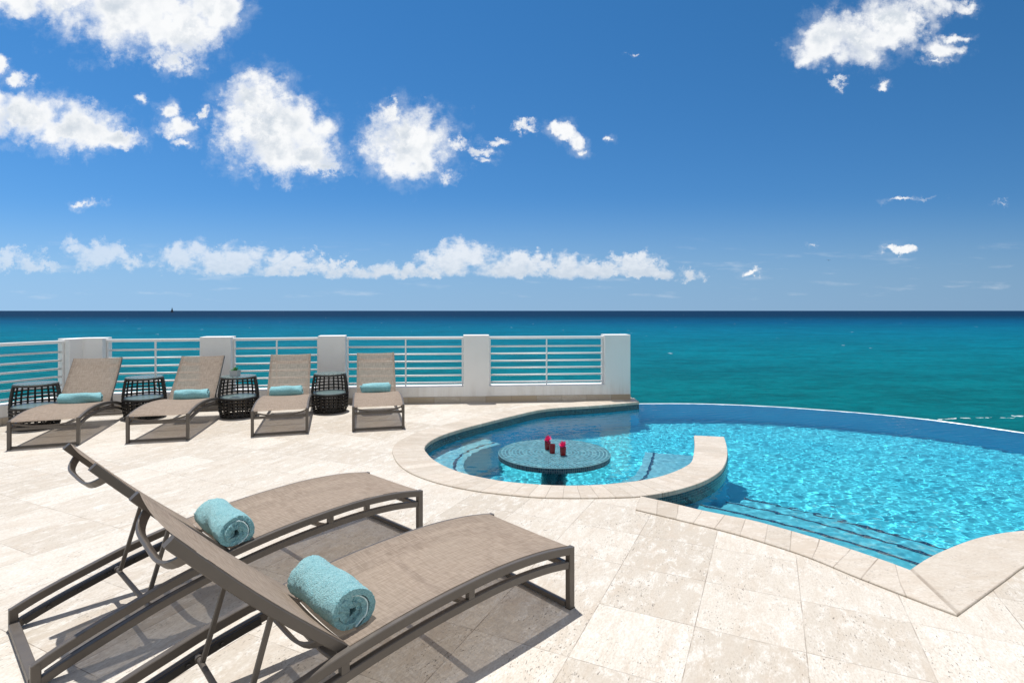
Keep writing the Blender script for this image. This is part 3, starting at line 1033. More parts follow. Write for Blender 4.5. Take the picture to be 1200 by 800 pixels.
# ------------------------------------------------------------------ water in the pool: real ripples, refracting
def build_water():
    poly = np.array([(p.x, p.y) for p in Ai + [Ao[-1]] + list(reversed(Ao))[1:-J] + Bi[1:] + Ci[1:] + list(reversed(In))])
    step = 0.0125
    xs = np.arange(-1.05, 7.30, step)
    ys = np.arange(3.05, 9.40, step)
    X, Y = np.meshgrid(xs, ys)
    rng = np.random.default_rng(7)
    Z = np.full_like(X, WATER_Z)
    for i in range(70):
        lam = np.exp(rng.uniform(np.log(0.052), np.log(0.20)))
        a = rng.normal(math.radians(-70), 0.95)
        kk = 2 * np.pi / lam
        amp = 0.00025 * (lam / 0.3)
        if lam > 0.45:
            amp *= 0.6
        Z += amp * np.sin(kk * (X * math.cos(a) + Y * math.sin(a)) + rng.uniform(0, 6.28) + 0.8 * np.sin(X * rng.uniform(.8, 2) + Y * rng.uniform(.8, 2)))
    # the sheltered lobe is a touch livelier
    px, py = X.ravel(), Y.ravel()

    def inside(px, py):
        ins = np.zeros(px.shape, bool)
        j = len(poly) - 1
        for i in range(len(poly)):
            xi, yi = poly[i]
            xj, yj = poly[j]
            c = ((yi > py) != (yj > py)) & (px < (xj - xi) * (py - yi) / (yj - yi + 1e-12) + xi)
            ins ^= c
            j = i
        return ins
    ins = inside(px, py).reshape(X.shape)
    g = ins.copy()
    for _ in range(2):                 # let the sheet run a few centimetres into the walls
        h = g.copy()
        h[1:] |= g[:-1]; h[:-1] |= g[1:]; h[:, 1:] |= g[:, :-1]; h[:, :-1] |= g[:, 1:]
        g = h
    idx = np.full(X.shape, -1)
    cell = g[:-1, :-1] & g[1:, :-1] & g[:-1, 1:] & g[1:, 1:]
    used = np.zeros(X.shape, bool)
    used[:-1, :-1] |= cell; used[1:, :-1] |= cell; used[:-1, 1:] |= cell; used[1:, 1:] |= cell
    idx[used] = np.arange(used.sum())
    V = np.c_[X[used], Y[used], Z[used]]
    ci, cj = np.nonzero(cell)
    F = np.c_[idx[ci, cj], idx[ci, cj + 1], idx[ci + 1, cj + 1], idx[ci + 1, cj]]
    me = bpy.data.meshes.new('pool_water')
    me.vertices.add(len(V))
    me.vertices.foreach_set('co', V.ravel())
    me.loops.add(F.size)
    me.loops.foreach_set('vertex_index', F.ravel().astype(np.int32))
    me.polygons.add(len(F))
    me.polygons.foreach_set('loop_start', np.arange(0, F.size, 4, dtype=np.int32))
    me.update(calc_edges=True)
    me.validate()
    me.shade_smooth()
    me.materials.append(M['water'])
    o = bpy.data.objects.new('pool_water', me)
    COL.objects.link(o)
    o.cycles.is_caustics_caster = True
    tag(o, kind='structure')


build_water()

# ------------------------------------------------------------------ sea
SEA_Z = -7.0
mb = MB()
ring_r = [0, 30, 120, 600, 3000, 15000, 90000]
mb.add([(-90000, -2000, SEA_Z), (90000, -2000, SEA_Z), (90000, 120000, SEA_Z), (-90000, 120000, SEA_Z)], [(0, 1, 2, 3)])
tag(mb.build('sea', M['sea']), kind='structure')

# ------------------------------------------------------------------ parapet with pillars, railings between
P5, P3, P1 = Vector((1.99, 9.15, 0)), Vector((-2.87, 8.716, 0)), Vector((-6.30, 7.985, 0))
PL = Vector((-6.68, 7.10, 0))
PLE = P1 + (PL - P1).normalized() * 8.5
THK = 0.28
wall = empty('parapet_wall', (-2.0, 8.9, 0))
tag(wall, 'low white rendered parapet wall with square pillars and a stone skirting', 'wall')


def hit(px, a, b):
    """point of segment a-b (plan) seen under tan = (px-600)/638"""
    k = (px - 600) / 638
    d = b - a
    t = (k * a.y - a.x) / (d.x - k * d.y)
    return a + d * t


def prism(mb, a, b, z0, z1, front, back, uvs=False):
    """wall piece from a to b in plan; front/back offsets (front is towards the terrace)"""
    t = (b - a).normalized()
    nrm = Vector((t.y, -t.x, 0))      # for a->b running left to right the terrace side is -Y
    c = 0.004
    p = [a + nrm * front, b + nrm * front, b - nrm * back, a - nrm * back]
    vs = [(q.x, q.y, z) for z in (z0, z1) for q in p]
    L = (b - a).length
    fs = [(0, 3, 2, 1), (4, 5, 6, 7), (0, 1, 5, 4), (1, 2, 6, 5), (2, 3, 7, 6), (3, 0, 4, 7)]
    s0 = a.x
    u = [[(s0, z0)] * 4, [(s0, 0), (s0 + L, 0), (s0 + L, front + back), (s0, front + back)], [(s0, z0), (s0 + L, z0), (s0 + L, z1), (s0, z1)], [(s0 + L, z0), (s0 + L + .3, z0), (s0 + L + .3, z1), (s0 + L, z1)],
         [(s0, z0), (s0 + L, z0), (s0 + L, z1), (s0, z1)], [(s0, z0), (s0 + .3, z0), (s0 + .3, z1), (s0, z1)]]
    mb.add(vs, fs, u)


CURB_T, PILL_T = 0.262, 1.097
mb = MB()
prism(mb, P3, P5, -0.02, CURB_T, 0, THK)
prism(mb, P1, P3, -0.02, CURB_T - .002, 0, THK - .003)
prism(mb, PLE, P1, -0.02, CURB_T - .004, 0.0, THK - .006)
wparent(mb.build('curb', M['white']), wall)
for (a, b, x0, x1) in ((P1, P3, None, 120), (P1, P3, 234, 270.5), (P1, P3, 372.5, 404.5), (P3, P5, 543, 573.5), (P3, P5, 709, None)):
    q0 = a if x0 is None else hit(x0, a, b)
    q1 = b if x1 is None else hit(x1, a, b)
    if x0 is None:
        q0 = a - (b - a).normalized() * 0.0
    mb = MB()
    prism(mb, q0, q1 if x1 is not None else b, 0.0, PILL_T, 0.003, THK + .003)
    if x0 is None:      # the corner pillar returns along the left wall
        prism(mb, P1 + (PL - P1).normalized() * 0.17, P1 - (PL - P1).normalized() * 0.25, 0.0, PILL_T - .003, 0.0035, THK + .001)
    o = wparent(mb.build('pillar', M['white']), wall)
    bv = o.modifiers.new('bevel', 'BEVEL')
    bv.width = 0.006
    bv.segments = 2
mb = MB()
for a, b in ((PLE, P1), (P1, P3), (P3, P5)):
    prism(mb, a, b, -0.01, 0.10, 0.014, -0.002)
wparent(mb.build('skirting', M['skirting']), wall)


def railing(a, b, label, mids=1):
    """railing panel between a and b (front-face line); stands in the middle of the wall's thickness"""
    t = (b - a).normalized()
    nb = Vector((-t.y, t.x, 0))
    o0, o1 = a + nb * 0.13, b + nb * 0.13
    c = (o0 + o1) / 2
    root = empty('railing', (c.x, c.y, CURB_T))
    tag(root, label, 'railing', 'white railings between the parapet pillars')
    up = Vector((0, 0, 1))
    base = Vector((c.x, c.y, CURB_T))
    loc = lambda p, z: Vector((p.x, p.y, z)) - base
    mb = MB()
    mb.sweep([loc(o0, 1.05), loc(o1, 1.05)], nb, 0.05, 0.045, 0.006)
    mb.build('top_rail', M['rail'], root)
    for z in (0.907, 0.785, 0.665, 0.550, 0.432, 0.314):
        mb = MB()
        mb.tube([loc(o0, z), loc(o1, z)], 0.0145, 8)
        mb.build('bar', M['rail'], root, smooth=True)
    for k_ in range(mids):
        p = o0 + (o1 - o0) * ((k_ + 1) / (mids + 1))
        mb = MB()
        mb.sweep([loc(p, CURB_T), loc(p, 1.03)], t, 0.022, 0.030, 0.003)
        mb.build('post', M['rail'], root)
    for p, s in ((o0, 1), (o1, -1)):
        q = p + t * 0.015 * s
        mb = MB()
        mb.sweep([loc(q, CURB_T), loc(q, 1.028)], t, 0.024, 0.032, 0.003)
        mb.build('post', M['rail'], root)


railing(hit(120, P1, P3), hit(234, P1, P3), 'white railing between the corner pillar and the second pillar, behind the leftmost loungers')
railing(hit(270.5, P1, P3), hit(372.5, P1, P3), 'white railing behind the lounger that has a potted plant on the table beside it')
railing(hit(404.5, P1, P3), P3, 'x') if False else None
railing(hit(404.5, P3, P5), hit(543, P3, P5), 'white railing behind the lounger nearest the pool, left of the slim middle pillar')
railing(hit(573.5, P3, P5), hit(709, P3, P5), 'white railing nearest the pool, ending at the right-hand end pillar')
railing(P1 + (PLE - P1).normalized() * 4.2, P1 + (PLE - P1).normalized() * 0.17, 'white railing running towards the viewer along the left edge of the terrace', mids=2)


# ------------------------------------------------------------------ sun loungers
RAIL = [(0, .309), (.1, .327), (.2, .342), (.35, .355), (.5, .360), (.65, .357), (.8, .350), (.95, .338), (1.1, .321), (1.25, .299), (1.37, .276), (1.5, .246), (1.63, .208), (1.75, .172), (1.86, .134), (1.94, .100)]
RC = [(p.x, p.y) for p in catmull([(s, z, 0) for s, z in RAIL], 3)]


def rail_z(s):
    return float(np.interp(s, [p[0] for p in RC], [p[1] for p in RC]))


BP = Vector((1.205, 0, 0.292))                    # hinge of the backrest (centre line of its side rail)
BD = Vector((math.cos(R(45.0)), 0, math.sin(R(45.0))))
BN = Vector((-BD.z, 0, BD.x))                     # its upper normal
BL = 0.765


def back_pt(t, y, n=0.0):
    # a slight curve of the backrest
    bow = -0.012 * math.sin(math.pi * t / BL)
    p = BP + BD * t + BN * (n + bow)
    return Vector((p.x, y, p.z))


def make_lounger():
    root = empty('sun_lounger', (0, 0, 0))
    Y = Vector((0, 1, 0))
    for s in (-1, 1):
        y = 0.305 * s
        mb = MB()
        pts = [(a, y, z - .019) for a, z in RC]
        pts[0] = (0.0, y, RC[0][1] - .019)
        mb.sweep(pts, Y, 0.03, 0.038)
        for sp in (.65, 1.22):
            mb.box((sp, y, rail_z(sp) - .052), (.03, .026, .04))
        sf = mb.build('side_rail', M['frame'], root)
        mb = MB()
        low = [(a, y, max(z - .088, .020)) for a, z in RC if 0.02 <= a <= 1.925]
        mb.sweep(low, Y, 0.028, 0.036)
        mb.build('lower_rail', M['frame'], root)
        mb = MB()
        mb.sweep([(0.0, y, 0.004), (0.0, y, RC[0][1] - .002)], Y, 0.032, 0.038)
        lg = mb.build('leg', M['frame'], root)
        mb = MB()
        mb.box((0, y, .002), (.04, .034, .004))
        mb.build('foot_pad', M['black'], lg)
        mb = MB()
        mb.sweep([(1.935, y, 0.003), (1.935, y, 0.098)], Y, 0.032, 0.034)
        mb.build('leg', M['frame'], root)
        # notched rack for the prop, inside the lower rail
        mb = MB()
        mb.sweep([(a, y - .022 * s, max(rail_z(a) - .088, .022)) for a in np.linspace(1.30, 1.90, 12)], Y, 0.012, 0.032, .002)
        for k_ in range(4):
            a = 1.45 + .12 * k_
            z = max(rail_z(a) - .088, .022)
            mb.tube([(a, y - .027 * s, z), (a, y - .038 * s, z)], .008, 8)
        mb.build('rack', M['black'], root)
    X = Vector((1, 0, 0))

    def bowbar(s0, z0, drop, w=.03, h=.016, half=.292, name='crossbar'):
        mb_ = MB()
        pts = []
        for i in range(17):
            q = -1 + i / 8
            pts.append((s0, half * q, z0 - drop * (1 - abs(q) ** 2.6)))
        mb_.sweep(pts, X, w, h)
        return mb_.build(name, M['frame'], root)
    bowbar(0.012, 0.282, 0.045)
    bowbar(0.012, 0.218, 0.0, .026, .03)
    bowbar(0.012, 0.020, 0.0, .026, .026, .29)
    bowbar(0.66, rail_z(.66) - .088, 0.03)
    bowbar(1.20, rail_z(1.2) - .05, 0.05)
    bowbar(1.935, 0.024, 0.0, .04, .03, .29)
    # seat sling
    ns, ny = 46, 12
    mb = MB()
    vs, fs, uv = [], [], []
    ss = np.linspace(-0.012, 1.195, ns)
    for i, s_ in enumerate(ss):
        for j in range(ny):
            q = -1 + 2 * j / (ny - 1)
            z = rail_z(max(s_, 0)) + .003 - .014 * (1 - q * q) * min(1, (s_ + .03) / .25)
            if i == 0:
                z -= .014
            vs.append((s_, .299 * q, z))
    for i in range(ns - 1):
        for j in range(ny - 1):
            a = i * ny + j
            fs.append((a, a + 1, a + ny + 1, a + ny))
            U = lambda ii, jj: (ss[ii], .299 * (-1 + 2 * jj / (ny - 1)))
            uv.append([U(i, j), U(i, j + 1), U(i + 1, j + 1), U(i + 1, j)])
    mb.add(vs, fs, uv)
    mb.build('seat', M['sling'], root, smooth=True)
    # backrest
    back = empty('backrest', (0, 0, 0))
    back.parent = root
    back_parts(back)
    # prop and its cross tube
    sx, sz = 1.535, rail_z(1.535) - .085
    for s in (-1, 1):
        mb = MB()
        tp = back_pt(.30, .225 * s, -.02)
        mb.sweep([(sx, .225 * s, sz), tuple(tp)], Y, .014, .018, .002)
        mb.build('prop', M['frame'], root)
    mb = MB()
    mb.tube([(sx, -.275, sz), (sx, .275, sz)], .011, 12)
    mb.tube([(sx, -.284, sz), (sx, -.262, sz)], .015, 12)
    mb.tube([(sx, .262, sz), (sx, .284, sz)], .015, 12)
    mb.build('prop_bar', M['frame'], root, smooth=R(40))
    return root


def back_parts(back):
    Y = Vector((0, 1, 0))
    ts = np.linspace(0, BL, 10)
    for s in (-1, 1):
        mb = MB()
        mb.sweep([tuple(back_pt(t, .268 * s)) for t in ts], Y, .030, .036)
        mb.build('side_bar', M['frame'], back)
    for t0, drop in ((BL - .075, .058), (.10, .055)):
        mb = MB()
        pts = []
        for i in range(21):
            q = -1 + i / 10
            pts.append(tuple(back_pt(t0, .266 * q, -.012 - drop * (1 - abs(q) ** 5))))
        mb.sweep(pts, BD, .034, .012, .002)
        mb.build('bowed_bar', M['frame'], back)
    nt_, ny = 18, 12
    mb = MB()
    vs, fs, uv = [], [], []
    tt = np.linspace(0.005, BL - .004, nt_)
    for i, t in enumerate(tt):
        for j in range(ny):
            q = -1 + 2 * j / (ny - 1)
            vs.append(tuple(back_pt(t, .276 * q, .0205 - .012 * (1 - q * q))))
    for i in range(nt_ - 1):
        for j in range(ny - 1):
            a = i * ny + j
            fs.append((a, a + ny, a + ny + 1, a + 1))
            U = lambda ii, jj: (tt[ii] + 2.0, .262 * (-1 + 2 * jj / (ny - 1)))
            uv.append([U(i, j), U(i + 1, j), U(i + 1, j + 1), U(i, j + 1)])
    mb.add(vs, fs, uv)
    mb.build('sling', M['sling'], back, smooth=True)


# foot-end centre, heading of the head end, label
LOUNGERS = [
    ((0.083, 2.975), -136.4, 'taupe sling lounger in the foreground, nearest the viewer with its foot towards the pool'),
    ((-0.8435, 3.817), -131.4, 'taupe sling lounger in the foreground, just behind the nearest lounger'),
    ((-5.136, 5.980), 111.5, 'taupe sling lounger at the far left end of the row along the parapet'),
    ((-4.064, 6.253), 104.5, 'second taupe sling lounger from the left in the row along the parapet'),
    ((-2.808, 6.590), 108.0, 'taupe sling lounger along the parapet, right of the table holding a small potted plant'),
    ((-1.680, 6.856), 105.2, 'taupe sling lounger along the parapet, nearest the pool at the right end of its row'),
]
lproto = make_lounger()
lroots = []
for i, ((x, y), a, lab) in enumerate(LOUNGERS):
    o = lproto if i == 0 else copy_tree(lproto)
    o.location = (x, y, 0)
    o.rotation_euler = (0, 0, R(a))
    tag(o, lab, 'sun lounger', 'sun loungers on the terrace')
    lroots.append(o)


# ------------------------------------------------------------------ rolled towels
def towel_mesh(seed, length=.37, rad=.086, turns=2.9):
    rng = np.random.default_rng(seed)
    nu, nl = 210, 64
    pitch = (rad - .016) / turns
    th_ = pitch * 0.97
    ph = -math.pi / 2 - 0.25 - turns * 2 * math.pi     # the loose end lies underneath
    vs = []
    # sheet: outer skin then inner skin of a spiral
    def rr(u):
        return .014 + pitch * turns * u
    ends = np.cumsum(rng.normal(0, .0016, nu))
    ends -= np.linspace(ends[0], ends[-1], nu)
    wob = [(rng.uniform(1, 3), rng.uniform(0, 6.28), rng.uniform(.8, 1.6)) for _ in range(6)]

    def pt(u, l, out, iu):
        ang = ph + u * turns * 2 * math.pi
        r = rr(u) + (th_ / 2 if out else -th_ / 2)
        lump = sum(math.sin(ang * round(w[2] * 2) + w[1] + l * 4 * w[0]) for w in wob) * .0026
        r += lump
        x = r * math.cos(ang)
        z = r * math.sin(ang)
        # soft weight: flat underneath, a little squashed
        z *= 0.90 + .06 * math.sin(u * 9 + ph)
        x += .004 * math.sin(u * 13)
        if z < -rad * .84:
            z = -rad * .84 + (z + rad * .84) * .2
        e = ends[iu] + .006 * math.sin(ang * 1.3 + ph) + .010 * (1 - u) * 0
        half = length / 2
        ll = (l * 2 - 1)
        yy = ll * half + e * (1 if ll > 0 else -1) * abs(ll) ** 6
        rnd_ = max(0, abs(ll) - .93) / .07
        return (x * (1 - .03 * rnd_), yy, z * (1 - .03 * rnd_))
    fuzz = rng.normal(0, .0011, (2, nu, nl, 3))
    us = np.linspace(0, 1, nu)
    ls = np.linspace(0, 1, nl)
    mb = MB()
    for out in (True, False):
        for iu, u in enumerate(us):
            for il, l in enumerate(ls):
                p_ = pt(u, l, out, iu)
                f_ = fuzz[int(out), iu, il]
                vs.append((p_[0] + f_[0], p_[1] + f_[1], p_[2] + f_[2]))
    fs = []
    N = nu * nl
    idx = lambda o_, i, j: (0 if o_ else N) + i * nl + j
    for i in range(nu - 1):
        for j in range(nl - 1):
            fs.append((idx(1, i, j), idx(1, i, j + 1), idx(1, i + 1, j + 1), idx(1, i + 1, j)))
            fs.append((idx(0, i, j), idx(0, i + 1, j), idx(0, i + 1, j + 1), idx(0, i, j + 1)))
        for j in (0, nl - 1):
            q = (idx(1, i, j), idx(1, i + 1, j), idx(0, i + 1, j), idx(0, i, j))
            fs.append(q if j == 0 else q[::-1])
    for i in (0, nu - 1):
        for j in range(nl - 1):
            q = (idx(1, i, j), idx(0, i, j), idx(0, i, j + 1), idx(1, i, j + 1))
            fs.append(q)
    mb.add(vs, fs)
    hem = MB()
    hem.tube([pt(u, 1.0, True, int(u * (nu - 1))) for u in np.linspace(.50, .66, 30)], .0032, 6)
    return mb, hem


TOW = [
    (0, 1.150, .025, .38, .090, 2.0, 'rolled turquoise towel on the lounger nearest the viewer'),
    (1, 1.155, .09, .39, .088, -3.0, 'rolled turquoise towel on the foreground lounger just behind the nearest one'),
    (2, 1.150, .02, .41, .076, 4.0, 'rolled turquoise towel on the leftmost lounger of the far row'),
    (3, 1.150, -.02, .40, .076, 1.0, 'rolled turquoise towel on the second lounger from the left in the far row'),
    (4, 1.150, .02, .40, .078, -2.0, 'rolled turquoise towel on the lounger right of the table with the potted plant'),
    (5, 1.150, .01, .40, .080, 2.0, 'rolled turquoise towel on the far lounger nearest the pool'),
]
for k, (li, s_, y_, ln, rad, tw, lab) in enumerate(TOW):
    tm, hm = towel_mesh(11 + k, ln, rad)
    o = tm.build('rolled_towel', M['towel'], smooth=R(70))
    if k < 2:
        hm.build('hem', M['hem'], o, smooth=True)
    a = R(LOUNGERS[li][1])
    bx, by = LOUNGERS[li][0]
    # against the backrest, on the seat
    zc = rail_z(s_) - .010 + rad * .855
    o.location = (bx + s_ * math.cos(a) - y_ * math.sin(a), by + s_ * math.sin(a) + y_ * math.cos(a), zc)
    o.rotation_euler = (0, 0, a + R(tw))
    tag(o, lab, 'towel', 'rolled towels on the loungers')


# ------------------------------------------------------------------ woven drum tables
def drum_r(z):
    zs = [0, .10, .26, .42, .57]
    rs = [.218, .246, .256, .243, .216]
    zz = [p.x for p in catmull([(a, b, 0) for a, b in zip(zs, rs)], 6)]
    rz = [p.y for p in catmull([(a, b, 0) for a, b in zip(zs, rs)], 6)]
    return float(np.interp(z, zz, rz))


def make_drum():
    root = empty('side_table', (0, 0, 0))
    H = .57
    ns = 22

    def ringpts(z, a0, a1, n, dr=0.0):
        r = drum_r(z) + dr
        return [(r * math.cos(a0 + (a1 - a0) * i / n), r * math.sin(a0 + (a1 - a0) * i / n), z) for i in range(n + 1)]
    # lower basket: all round; upper part: open towards the front (-Y)
    mb = MB()
    for k_ in range(ns):
        a = 2 * math.pi * k_ / ns
        pts = [(drum_r(z) * math.cos(a), drum_r(z) * math.sin(a), z) for z in np.linspace(.006, .275, 7)]
        mb.tube(pts, .012, 6)
    for z in (.045, .09, .135, .18, .225):
        mb.tube(ringpts(z, 0, 2 * math.pi, 40, .004), .0105, 6)
    mb.build('basket', M['wicker'], root, smooth=True)
    mb = MB()
    a0, a1 = R(-18), R(198)
    for k_ in range(14):
        a = a0 + (a1 - a0) * k_ / 13
        r_ = .012 if 0 < k_ < 13 else .014
        mb.tube([(drum_r(z) * math.cos(a), drum_r(z) * math.sin(a), z) for z in np.linspace(.26, H - .012, 8)], r_, 6)
    for z in (.322, .37, .418, .466, .514):
        mb.tube(ringpts(z, a0, a1, 28, .004), .0105, 6)
    mb.build('back_lattice', M['wicker'], root, smooth=True)
    for z, nm in ((.014, 'base_ring'), (.268, 'shelf_ring'), (H - .018, 'top_ring')):
        mb = MB()
        mb.tube(ringpts(z, 0, 2 * math.pi, 48), .014, 8)
        mb.build(nm, M['wicker'], root, smooth=True)
    mb = MB()
    r = drum_r(H) + .008
    mb.lathe([(0, -.006), (r - .002, -.006), (r, -.004), (r, .004), (r - .002, .006), (0, .006)], (0, 0, H), 56)
    mb.build('table_top', M['glass'], root, smooth=R(30))
    mb = MB()
    r = drum_r(.285) - .004
    mb.lathe([(0, -.005), (r, -.005), (r, .005), (0, .005)], (0, 0, .287), 56)
    mb.build('shelf', M['frosted'], root, smooth=R(30))
    return root


DR = [((-6.12, 7.00), -35, 'dark woven drum table at the far left, beside the leftmost far lounger'),
      ((-5.17, 7.66), -30, 'dark woven drum table between the two leftmost far loungers'),
      ((-3.895, 7.76), -22, 'dark woven drum table holding a small grey potted plant'),
      ((-2.715, 8.12), -14, 'dark woven drum table between the two far loungers nearest the pool')]
dproto = make_drum()
for i, ((x, y), a, lab) in enumerate(DR):
    o = dproto if i == 0 else copy_tree(dproto)
    o.location = (x, y, 0)
    o.rotation_euler = (0, 0, R(-a))
    tag(o, lab, 'side table', 'woven drum tables between the loungers')

# potted plant
pp = empty('potted_plant', (-3.90, 7.67, .576))
tag(pp, 'small green plant in a square grey pot on the woven drum table', 'potted plant')
mb = MB()
w0, w1, hh = .048, .056, .085
mb.add([(-w0, -w0, 0), (w0, -w0, 0), (w0, w0, 0), (-w0, w0, 0), (-w1, -w1, hh), (w1, -w1, hh), (w1, w1, hh), (-w1, w1, hh),
        (-w1 + .008, -w1 + .008, hh), (w1 - .008, -w1 + .008, hh), (w1 - .008, w1 - .008, hh), (-w1 + .008, w1 - .008, hh),
        (-w1 + .008, -w1 + .008, hh - .012), (w1 - .008, -w1 + .008, hh - .012), (w1 - .008, w1 - .008, hh - .012), (-w1 + .008, w1 - .008, hh - .012)],
       [(0, 3, 2, 1), (0, 1, 5, 4), (1, 2, 6, 5), (2, 3, 7, 6), (3, 0, 4, 7), (4, 5, 9, 8), (5, 6, 10, 9), (6, 7, 11, 10), (7, 4, 8, 11), (8, 9, 13, 12), (9, 10, 14, 13), (10, 11, 15, 14), (11, 8, 12, 15), (12, 13, 14, 15)])
mb.build('pot', M['pot'], pp)
mb = MB()
rng = random.Random(5)
for k in range(34):
    a = rng.uniform(0, 6.28)
    el = rng.uniform(.25, 1.4)
    L = rng.uniform(.05, .085)
    d = Vector((math.cos(a) * math.cos(el), math.sin(a) * math.cos(el), math.sin(el)))
    sd = d.cross(Vector((0, 0, 1))).normalized() * .010
    b0 = Vector((rng.uniform(-.02, .02), rng.uniform(-.02, .02), hh - .014))
    m_ = b0 + d * L * .6
    t_ = b0 + d * L + Vector((0, 0, -.004))
    up_ = d.cross(sd).normalized() * .004
    mb.add([b0, m_ + sd, t_, m_ - sd, m_ + up_], [(0, 1, 4), (1, 2, 4), (2, 3, 4), (3, 0, 4), (0, 3, 2, 1)])
mb.build('foliage', M['leaf'], pp)

# ------------------------------------------------------------------ table standing in the pool
TC = Vector((0.447, 5.79, 0))
tb = empty('pool_bar_table', (TC.x, TC.y, FLOOR_Z))
tag(tb, 'round mosaic tiled table standing in the pool', 'table')
mb = MB()
rt = .593
mb.lathe([(0, 0), (rt - .006, 0), (rt, -.006)], (0, 0, -FLOOR_Z), 96)
o = mb.build('table_top', M['ring'], tb, smooth=R(30))
mb = MB()
seg = 96
L = 2 * math.pi * rt / seg
vs, fs, uv = [], [], []
for k in range(seg):
    a, b = 2 * math.pi * k / seg, 2 * math.pi * (k + 1) / seg
    z1, z0 = -FLOOR_Z - .006, -FLOOR_Z - .055
    mb.add([(rt * math.cos(a), rt * math.sin(a), z0), (rt * math.cos(b), rt * math.sin(b), z0), (rt * math.cos(b), rt * math.sin(b), z1), (rt * math.cos(a), rt * math.sin(a), z1)],
           [(0, 1, 2, 3)], [[(k * L, 0), (k * L + L, 0), (k * L + L, .049), (k * L, .049)]])
    mb.add([(rt * math.cos(a), rt * math.sin(a), z0), (0, 0, z0), (rt * math.cos(b), rt * math.sin(b), z0)], [(0, 1, 2)], [[(0, 0), (0, .1), (.02, 0)]])
mb.build('rim', M['rim'], tb)
mb = MB()
rp = .135
for k in range(48):
    a, b = 2 * math.pi * k / 48, 2 * math.pi * (k + 1) / 48
    l = 2 * math.pi * rp / 48
    z1, z0 = -FLOOR_Z - .054, 0
    mb.add([(rp * math.cos(a), rp * math.sin(a), z0), (rp * math.cos(b), rp * math.sin(b), z0), (rp * math.cos(b), rp * math.sin(b), z1), (rp * math.cos(a), rp * math.sin(a), z1)],
           [(0, 1, 2, 3)], [[(k * l, z0), (k * l + l, z0), (k * l + l, z1), (k * l, z1)]])
receiver(mb.build('pedestal', M['rim'], tb))


def votive(x, y, h, flower, label, seed):
    root = empty('votive_glass', (x, y, 0.0))
    tag(root, label, 'glass', 'red glasses on the pool table')
    mb = MB()
    mb.lathe([(0, .001), (.027, .001), (.030, .006), (.033, h), (.030, h), (.027, .012), (0, .012)], (0, 0, 0), 24)
    mb.build('glass', M['redglass'], root, smooth=R(40))
    if flower:
        rg = random.Random(seed)
        mb = MB()
        for k in range(26):
            a = rg.uniform(0, 6.28)
            el = rg.uniform(.1, 1.45)
            d = Vector((math.cos(a) * math.cos(el), math.sin(a) * math.cos(el), math.sin(el)))
            L_ = rg.uniform(.05, .08)
            sd = d.cross(Vector((0, 0, 1))).normalized() * .016
            b0 = Vector((0, 0, h - .006))
            m_ = b0 + d * L_ * .65
            up_ = d.cross(sd).normalized() * .007
            mb.add([b0, m_ + sd, b0 + d * L_, m_ - sd, m_ + up_], [(0, 1, 4), (1, 2, 4), (2, 3, 4), (3, 0, 4), (0, 3, 2, 1)])
        mb.build('blossom', M['petal'], root)


votive(.386, 5.90, .085, True, 'ruby glass with a magenta blossom, rear left of the three on the pool table', 1)
votive(.425, 5.745, .092, False, 'ruby glass without a blossom, front middle of the three on the pool table', 2)
votive(.530, 5.66, .085, True, 'ruby glass with a magenta blossom, rightmost of the three on the pool table', 3)

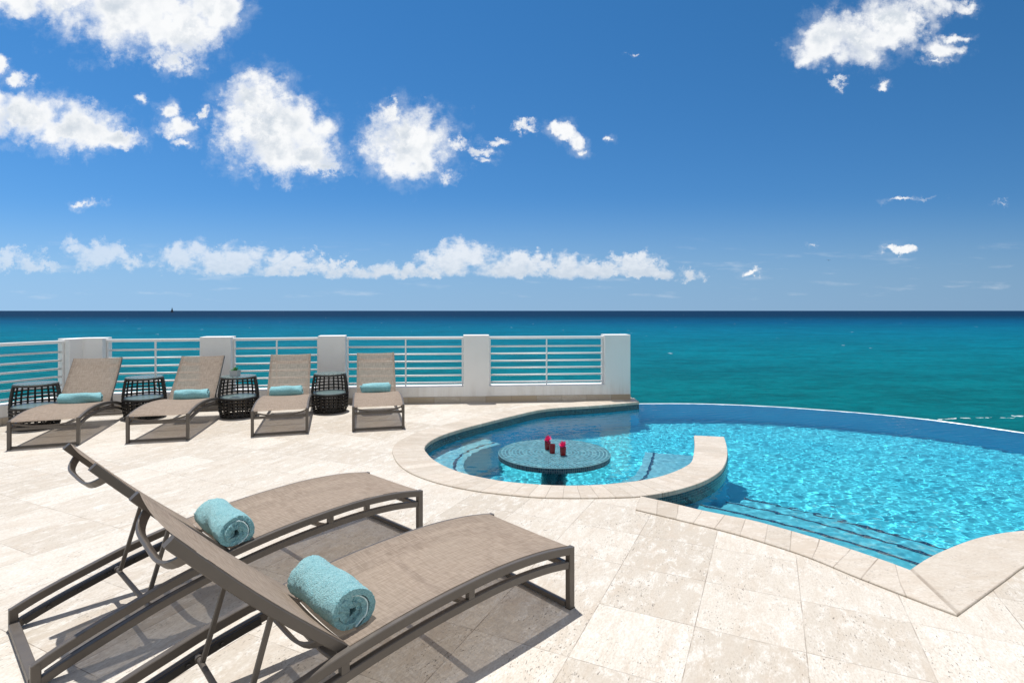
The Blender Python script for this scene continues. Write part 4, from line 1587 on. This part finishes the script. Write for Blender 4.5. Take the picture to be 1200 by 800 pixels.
# ------------------------------------------------------------------ far sailing boat and a sea bird
bt = empty('sailing_boat', (-1561, 2500, SEA_Z))
tag(bt, 'tiny dark sailing boat on the horizon at the left', 'boat')
mb = MB()
vs, fs = [], []
sec = [(-6, .3, 1.6), (-3, 1.5, 1.3), (0, 1.9, 1.2), (3, 1.4, 1.4), (6.5, .1, 2.0)]
for x, w, h in sec:
    vs += [(x, -w, h), (x, -w * .6, -.3), (x, w * .6, -.3), (x, w, h)]
for i in range(4):
    for j in range(4):
        a, b = i * 4 + j, i * 4 + (j + 1) % 4
        fs.append((a, b, b + 4, a + 4))
fs += [(0, 1, 2, 3), (16, 19, 18, 17)]
mb.add(vs, fs)
mb.build('hull', M['hull'], bt)
mb = MB()
mb.tube([(0.6, 0, 1.2), (0.6, 0, 25)], .25, 8)
mb.build('mast', M['hull'], bt)
mb = MB()
for sgn, (x0, x1, zt) in ((1, (0.4, -6.5, 24.5)), (-1, (0.9, 7.0, 21.5))):
    mb.add([(x0, -.05, 2.4), (x1, -.5, 2.4), (x0, -.05, zt), (x0, .05, 2.4), (x1, -.4, 2.4), (x0, .05, zt)], [(0, 1, 2), (3, 5, 4), (0, 3, 4, 1), (1, 4, 5, 2), (2, 5, 3, 0)])
mb.build('sail', M['sail'], bt)

bird = empty('sea_bird', (116.3, 200, 20.0))
tag(bird, 'small dark sea bird gliding high over the water at the right', 'bird')
mb = MB()
prof = [(-.30, .01), (-.2, .05), (-.05, .085), (.1, .075), (.2, .05), (.28, .045), (.34, .01)]
vs, fs = [], []
for x, r in prof:
    for k in range(10):
        a = 2 * math.pi * k / 10
        vs.append((x, r * math.cos(a), r * .9 * math.sin(a)))
for i in range(len(prof) - 1):
    for k in range(10):
        a, b = i * 10 + k, i * 10 + (k + 1) % 10
        fs.append((a, b, b + 10, a + 10))
fs += [tuple(range(9, -1, -1)), tuple(range(60, 70))]
mb.add(vs, fs)
for s in (-1, 1):
    w = [(.12, .05, .03), (-.12, .05, .03), (.16, .45, .14), (-.05, .45, .14), (.02, .85, .06), (-.05, .85, .06)]
    top = [(x, y * s, z + .012) for x, y, z in w]
    bot = [(x, y * s, z - .008) for x, y, z in w]
    mb.add(top + bot, [(0, 2, 3, 1), (2, 4, 5, 3), (6, 7, 9, 8), (8, 9, 11, 10), (0, 6, 8, 2), (2, 8, 10, 4), (1, 3, 9, 7), (3, 5, 11, 9), (4, 10, 11, 5)])
mb.build('body', M['birddark'], bird)
mb = MB()
mb.lathe([(0, -.05), (.04, -.03), (.05, 0), (.04, .03), (0, .05)], (-.33, 0, 0), 10)
mb.build('head', M['birdwhite'], bird)
bird.rotation_euler = (R(8), 0, R(20))
